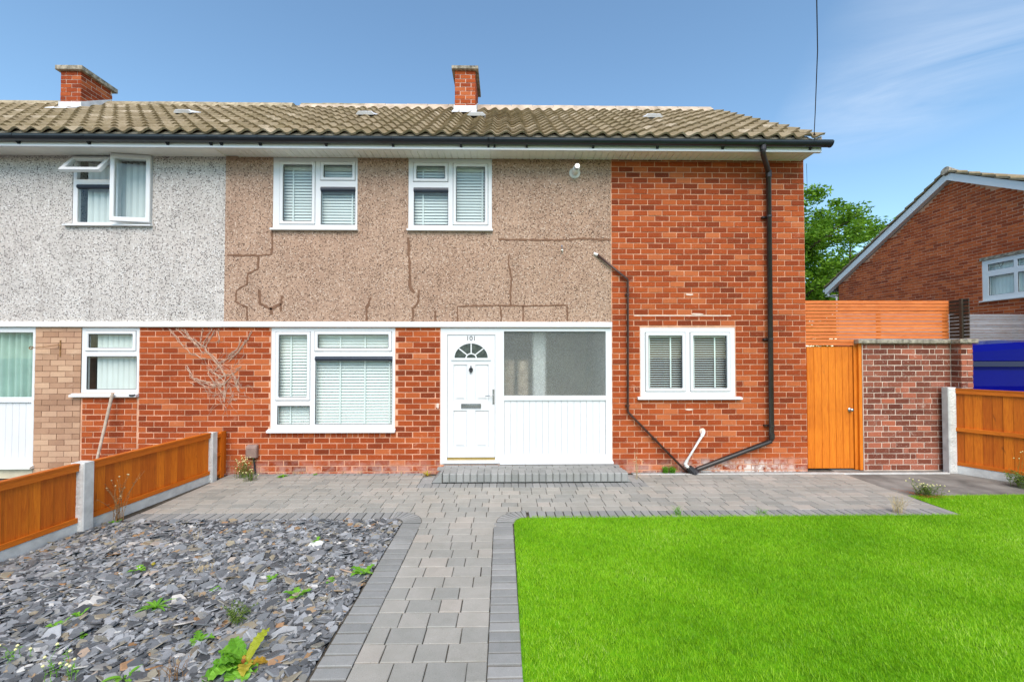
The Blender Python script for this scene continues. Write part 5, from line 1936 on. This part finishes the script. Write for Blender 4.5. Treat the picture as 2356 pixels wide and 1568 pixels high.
# ------------------------------------------------------------------ tree beyond the fence
def tree(name, label, base, h, rx, seed, nleaf):
    rg = random.Random(seed)
    t = thing(name, label, 'tree', base)
    bx, by, _ = base
    tr = MB()
    tr.tube([(bx, by, 0), (bx + 0.1, by, h * 0.25), (bx - 0.05, by + 0.1, h * 0.5), (bx + 0.05, by, h * 0.85)], [0.26, 0.2, 0.14, 0.03], 10)
    tips = []
    for k in range(26):
        z0 = h * rg.uniform(0.22, 0.72)
        a = rg.uniform(0, 2 * PI)
        ln = rx * rg.uniform(0.6, 1.05) * (1.1 - 0.45 * (z0 / h))
        p1 = (bx + math.cos(a) * ln * 0.5, by + math.sin(a) * ln * 0.5, z0 + ln * 0.28)
        p2 = (bx + math.cos(a) * ln, by + math.sin(a) * ln, z0 + ln * rg.uniform(0.35, 0.65))
        tr.tube([(bx, by, z0), p1, p2], [0.08, 0.05, 0.015], 6)
        tips += [p1, p2]
    tr.build('trunk', 'bark', t)
    clumps = []
    for p in tips:
        for _ in range(4):
            clumps.append((p[0] + rg.gauss(0, 0.45), p[1] + rg.gauss(0, 0.45), p[2] + rg.gauss(0.1, 0.4), rg.uniform(0.28, 0.62)))
    for _ in range(70):
        a, u = rg.uniform(0, 2 * PI), rg.random() ** 0.5
        zz = h * rg.uniform(0.32, 0.97)
        rr = rx * math.sqrt(max(0.02, 1 - ((zz / h - 0.52) / 0.5) ** 2)) * u
        clumps.append((bx + math.cos(a) * rr, by + math.sin(a) * rr, zz, rg.uniform(0.3, 0.6)))
    rs_ = np.random.RandomState(seed)
    C = np.array(clumps)
    idx = rs_.randint(0, len(C), nleaf)
    dirv = rs_.normal(size=(nleaf, 3))
    dirv /= np.linalg.norm(dirv, axis=1)[:, None]
    rad = C[idx, 3] * rs_.uniform(0.25, 1.1, nleaf)
    P = C[idx, :3] + dirv * rad[:, None] * [1.15, 1.15, 0.75]
    P[:, 2] = np.minimum(P[:, 2], h + 0.2)
    u = rs_.normal(size=(nleaf, 3))
    u[:, 2] *= 0.5
    u /= np.linalg.norm(u, axis=1)[:, None]
    w = np.cross(u, rs_.normal(size=(nleaf, 3)))
    w /= np.linalg.norm(w, axis=1)[:, None]
    L = rs_.uniform(0.06, 0.12, nleaf)[:, None]
    V = np.stack([P - u * L, P + w * L * 0.42, P + u * L, P - w * L * 0.42], 1)
    f = np.arange(nleaf * 4).reshape(-1, 4)
    me = bpy.data.meshes.new('crown')
    me.from_pydata(V.reshape(-1, 3).tolist(), [], f.tolist())
    at = me.attributes.new('rnd', 'FLOAT', 'FACE')
    at.data.foreach_set('value', rs_.beta(2, 2, nleaf))
    me.materials.append(MT['tree'])
    o = bpy.data.objects.new('crown', me)
    COL.objects.link(o)
    attach(o, t)
    return t


tree('broadleaf_tree', 'leafy green tree rising between the end house and the gable', (13.4, 13.4, 0), 9.6, 3.3, 4, 42000)
tree('broadleaf_tree', 'smaller green tree tucked behind the white bargeboard', (17.2, 14.6, 0), 8.6, 2.6, 9, 26000)

# overhead cables
tag(MB().tube([(4.58, -0.40, 5.04), (4.2, -0.95, 5.07), (3.47, -2.0, 5.18), (2.73, -3.0, 5.27), (1.3, -5.0, 5.45), (-1.5, -9.0, 5.9)], 0.0055, 5).build('telephone_wire', 'wire'), 'thin telephone wire rising from the roof corner', 'wire')
wb = MB().tube([(4.585, -0.40, 5.0), (4.60, -0.40, 5.05), (4.585, -0.40, 5.09), (4.57, -0.40, 5.06)], 0.008, 6)
tag(wb.build('wire_hook', 'black'), 'small black hook holding the wire at the roof corner', 'hook')
tag(MB().tube([(4.73, -0.02, 4.80), (5.6, 1.2, 4.86), (8.2, 5.0, 4.95), (11.5, 11.5, 5.4)], 0.003, 5).build('service_cable', 'wire'), 'fine cable running from the gable towards the tree', 'wire')


# ------------------------------------------------------------------ weeds and small plants
def leaf_strip(m, base, az, L, W, lift, droop, lobes=0, seg=8, rnd=0.5, roll=0.0, amp=0.55, crinkle=0.0):
    pts = []
    for i in range(seg + 1):
        t = i / seg
        r_ = L * t * (1 - 0.12 * droop * t)
        z = L * (lift * t - droop * t * t)
        w = W * (math.sin(PI * min(1, t * 0.93 + 0.07)) ** 0.75) * (1 + (amp * math.sin(t * lobes * PI) if lobes else 0))
        pts.append((r_, z, max(w, 0.0005)))
    ca, sa = math.cos(az), math.sin(az)
    vs, fs = [], []
    for (r_, z, w) in pts:
        ck = crinkle * W * math.sin(r_ * 190)
        for s_, dz in ((-1, 0.22 * w + ck), (0, 0), (1, 0.22 * w + roll * w - ck)):
            vs.append((base[0] + ca * r_ - sa * s_ * w, base[1] + sa * r_ + ca * s_ * w, max(base[2] + z + dz, base[2] - 0.01)))
    for i in range(seg):
        a = i * 3
        fs += [(a, a + 3, a + 4, a + 1), (a + 1, a + 4, a + 5, a + 2)]
    m.add(vs, fs, rnd)


def rosette(label, x, y, n, L, W, lift=0.6, lobes=6, mat='leaf', grp=None, name='weed', z=0.0, seed=0):
    rg = random.Random(seed + int(x * 100))
    m = MB()
    for k in range(n):
        az = 2 * PI * k / n + rg.uniform(-0.35, 0.35)
        leaf_strip(m, (x, y, z), az, L * rg.uniform(0.6, 1.1), W * rg.uniform(0.75, 1.2), lift * rg.uniform(0.5, 1.5), rg.uniform(0.3, 0.8), lobes, rnd=rg.random())
    m.tube([(x, y, z - 0.03), (x, y, z + 0.015)], 0.006, 5)
    return tag(m.build(name, mat), label, 'weed', grp)


def sprig(m, rg, p, h, r, spread, nleaf, ll, lw):
    """thin stem with small leaves along it"""
    az = rg.uniform(0, 2 * PI)
    pts = [(p[0], p[1], p[2] - 0.02)]
    for i in range(1, 6):
        t = i / 5
        pts.append((p[0] + math.cos(az) * spread * t * t + rg.uniform(-1, 1) * 0.006, p[1] + math.sin(az) * spread * t * t + rg.uniform(-1, 1) * 0.006, p[2] + h * t))
    m.tube(pts, [r, r, r * 0.9, r * 0.8, r * 0.6, r * 0.35], 4, rnd=rg.random(), caps=False)
    for _ in range(nleaf):
        i = rg.randrange(1, 5)
        t = rg.random()
        q = [pts[i][k] + (pts[i + 1][k] - pts[i][k]) * t for k in range(3)]
        leaf_strip(m, q, rg.uniform(0, 2 * PI), ll * rg.uniform(0.6, 1.2), lw * rg.uniform(0.7, 1.2), rg.uniform(0.1, 0.9), rg.uniform(0.1, 0.6), 0, 3, rg.random())
    return pts[-1]


def bushy(label, x, y, n, h, spread, nleaf, ll, lw, mat, stemmat=None, flowers=0, fl_mat='flower', name='weed', grp=None, seed=1, rad=0.03, z=0.0, r=0.0018):
    rg = random.Random(seed)
    t = thing(name, label, 'weed' if name == 'weed' else 'plant', (x, y, z), grp)
    m = MB()
    tips = []
    for k in range(n):
        tips.append(sprig(m, rg, (x + rg.gauss(0, rad), y + rg.gauss(0, rad), z), h * rg.uniform(0.55, 1.1), r, spread * rg.uniform(0.2, 1.2), nleaf, ll, lw))
    m.build('stems', mat, t)
    if flowers:
        f = MB()
        for q in tips[:flowers]:
            f.tube([(q[0], q[1], q[2] - 0.004), (q[0], q[1], q[2] + 0.004), (q[0], q[1], q[2] + 0.01)], [0.003, 0.009, 0.004], 6)
        f.build('flower_heads', fl_mat, t)
    return t


SG = 'small green weeds in the slate bed'
SL = 'small green weed sprouting through the slate chippings'
# broad leaved dock at the front of the slate bed
dk = thing('dock_plant', 'large bright green broad leaved dock with yellow and red dying leaves', 'plant', (-1.52, -4.10, 0))
rgk = random.Random(21)
for k, (az, L, W, lf, mt) in enumerate([(200, 0.20, 0.045, 0.55, 'leaf'), (165, 0.22, 0.05, 0.8, 'leaf'), (225, 0.24, 0.05, 0.5, 'leaf'), (250, 0.2, 0.05, 0.7, 'leaf'), (185, 0.26, 0.045, 0.35, 'leaf'), (140, 0.18, 0.04, 1.0, 'leaf'),
                                         (280, 0.2, 0.05, 0.5, 'leaf'), (305, 0.17, 0.045, 0.5, 'leaf'), (330, 0.14, 0.04, 0.4, 'leaf'), (78, 0.21, 0.032, 1.15, 'leaf_y'), (15, 0.17, 0.03, 0.6, 'leaf_y'), (350, 0.15, 0.018, 0.3, 'leaf_r'), (110, 0.10, 0.03, 0.9, 'leaf_y'), (235, 0.15, 0.04, 1.2, 'leaf'), (212, 0.17, 0.035, 0.9, 'leaf'), (262, 0.22, 0.04, 0.35, 'leaf'), (155, 0.17, 0.035, 0.4, 'leaf'), (178, 0.16, 0.035, 1.1, 'leaf'), (292, 0.15, 0.035, 0.9, 'leaf_y'), (320, 0.19, 0.03, 0.25, 'leaf')]):
    m = MB()
    b = (-1.52 + rgk.uniform(-0.02, 0.02), -4.11 + rgk.uniform(-0.02, 0.02), 0.0)
    leaf_strip(m, b, R(az), L, W, lf, rgk.uniform(0.45, 0.8), 13, 26, rgk.random(), roll=rgk.uniform(-0.3, 0.3), amp=0.16, crinkle=0.16)
    m.build('leaf', mt, dk)
MB().tube([(-1.52, -4.11, -0.03), (-1.52, -4.11, 0.03)], 0.012, 6).build('stem', 'leaf_r', dk)

rosette('lobed green weed against the charcoal edging', -1.16, -3.06, 11, 0.13, 0.02, 0.7, 6, 'leaf')
rosette('toothed green weed in the slate near the path edging', -1.55, -3.39, 10, 0.115, 0.019, 0.7, 6, 'leaf')
rosette('spreading toothed weed of three leaf sprays behind the dock', -1.93, -3.89, 8, 0.10, 0.022, 0.5, 7, 'leaf')
rosette('low rosette weed with strap leaves in mid slate', -2.49, -3.52, 12, 0.13, 0.011, 0.6, 0, 'leaf')
bushy('feathery weed with brown dead foot in the slate', -1.80, -3.69, 26, 0.12, 0.10, 16, 0.018, 0.0035, 'leaf_d', seed=4)
dd = MB()
rq = random.Random(9)
for k in range(40):
    a = rq.uniform(2.6, 3.9)
    leaf_strip(dd, (-1.81, -3.71, 0.004), a, rq.uniform(0.04, 0.13), 0.004, 0.25, 0.3, 0, 3, rq.random())
tag(dd.build('dead_weed', 'twig'), 'brown withered mat of dead weed beside the feathery weed', 'weed')
for (x, y, s) in ((-2.20, -3.31, 0.06), (-1.79, -2.48, 0.09), (-1.39, -3.18, 0.055), (-1.87, -3.15, 0.06), (-3.05, -2.99, 0.085), (-2.95, -3.75, 0.07), (-2.93, -3.62, 0.065), (-2.70, -3.85, 0.055)):
    rosette(SL, x, y, 7, s, s * 0.19, 0.8, 4, 'leaf', SG)
for i, (x, y, h) in enumerate(((-2.87, -4.08, 0.11), (-2.53, -4.17, 0.14), (-2.43, -4.22, 0.12))):
    bushy('slender flowering weed with tiny cream heads in the slate', x, y, 5, h, 0.05, 5, 0.022, 0.004, 'leaf', flowers=4, grp='slender flowering weeds in the slate', seed=30 + i)
rosette('fern like green weed low in the slate beside the dock', -2.12, -4.20, 9, 0.12, 0.014, 0.5, 8, 'leaf')
bushy('tuft of rusty dead stalks in the slate', -1.85, -4.21, 14, 0.13, 0.05, 2, 0.015, 0.002, 'twig', seed=41)
bushy('pale dried weed standing in the slate near its middle', -2.49, -3.03, 9, 0.09, 0.05, 6, 0.012, 0.003, 'straw', seed=42)
bushy('pale dried weed near the back of the slate bed', -3.0, -2.36, 7, 0.10, 0.04, 4, 0.012, 0.003, 'straw', seed=43)
tag(MB().tube([(-2.99, -2.92, 0.01), (-2.985, -2.92, 0.03), (-2.985, -2.92, 0.042)], [0.002, 0.016, 0.01], 8).build('dandelion', 'leaf_y'), 'single yellow dandelion head in the slate', 'flower')
bushy('tall dry brown shrub stalks against the low orange fence', -4.20, -1.86, 15, 0.48, 0.17, 9, 0.022, 0.006, 'twig', flowers=8, fl_mat='straw', name='dry_shrub', seed=50, r=0.0032, rad=0.025)
rosette('green weed at the foot of the dry shrub', -4.19, -1.93, 7, 0.07, 0.014, 0.7, 3, 'leaf')
bushy('ball shaped dry straw tuft on the lawn edge', 4.50, -1.76, 46, 0.21, 0.11, 3, 0.02, 0.002, 'straw', name='dry_tuft', seed=51, rad=0.028, r=0.0016)
bushy('bushy green lavender like clump on the lawn corner', 5.42, -1.16, 60, 0.15, 0.14, 10, 0.028, 0.0045, 'leaf_d', flowers=22, name='green_clump', seed=52, rad=0.06)
bushy('reddish trailing stems around the green clump', 5.42, -1.18, 14, 0.04, 0.28, 8, 0.018, 0.004, 'leaf_r', name='trailing_weed', seed=53, rad=0.05)
bushy('dark green straggly weed at the foot of the tall fence', 7.10, -0.83, 40, 0.20, 0.16, 14, 0.035, 0.009, 'leaf_d', name='fence_weed', seed=54, rad=0.07)
bushy('thin tall flowering stalks behind the fence weed', 7.22, -0.72, 5, 0.45, 0.08, 5, 0.012, 0.004, 'leaf_d', flowers=5, name='flower_stalks', seed=55)
bushy('bushy flowering weed beneath the cable box', -3.86, -0.16, 34, 0.27, 0.10, 11, 0.026, 0.005, 'leaf_d', flowers=26, name='wall_weed', seed=56, rad=0.05)
bushy('shorter green weed on the paving before the cable box', -3.66, -0.36, 24, 0.15, 0.09, 12, 0.022, 0.005, 'leaf_d', flowers=10, name='wall_weed', seed=57, rad=0.04)
rosette('flat bright green weed at the wall foot', -3.30, -0.16, 9, 0.085, 0.016, 0.45, 0, 'leaf')
rosette('tiny green weed at the wall foot below the large window', -2.86, -0.06, 7, 0.05, 0.012, 0.6, 0, 'leaf')
rosette('spiky yellow green weed beside the doorstep', -1.16, -0.17, 20, 0.11, 0.007, 0.9, 0, 'leaf_y')
for i, (x, s) in enumerate(((-3.42, 0.05), (-3.16, 0.06), (-3.06, 0.075), (-2.45, 0.04), (-2.2, 0.045), (-1.55, 0.05))):
    bushy('little dried tuft along the foot of the brick wall', x, -0.035, 6, s, 0.03, 4, 0.012, 0.004, 'straw', grp='dried tufts at the wall foot', seed=60 + i)
bushy('grass tuft growing on the lawn edging', 1.96, -1.78, 26, 0.10, 0.07, 2, 0.02, 0.002, 'leaf', name='grass_tuft', seed=70)
bushy('low green tuft at the lawn edge facing the kitchen window', 2.93, -1.77, 20, 0.05, 0.06, 2, 0.02, 0.002, 'leaf', name='grass_tuft', seed=71)
for i, x in enumerate((2.46, 2.565)):
    bushy('lime green moss cushion at the wall foot by the drain', x, -0.05, 40, 0.10, 0.045, 8, 0.016, 0.007, 'leaf', name='moss_cushion', grp='lime green cushions by the drain', seed=72 + i, rad=0.02)
bushy('tall wispy dry weed at the end of the doorstep', 1.93, -0.36, 9, 0.46, 0.06, 10, 0.014, 0.004, 'straw', flowers=6, fl_mat='straw', name='dry_weed', seed=75, rad=0.015)
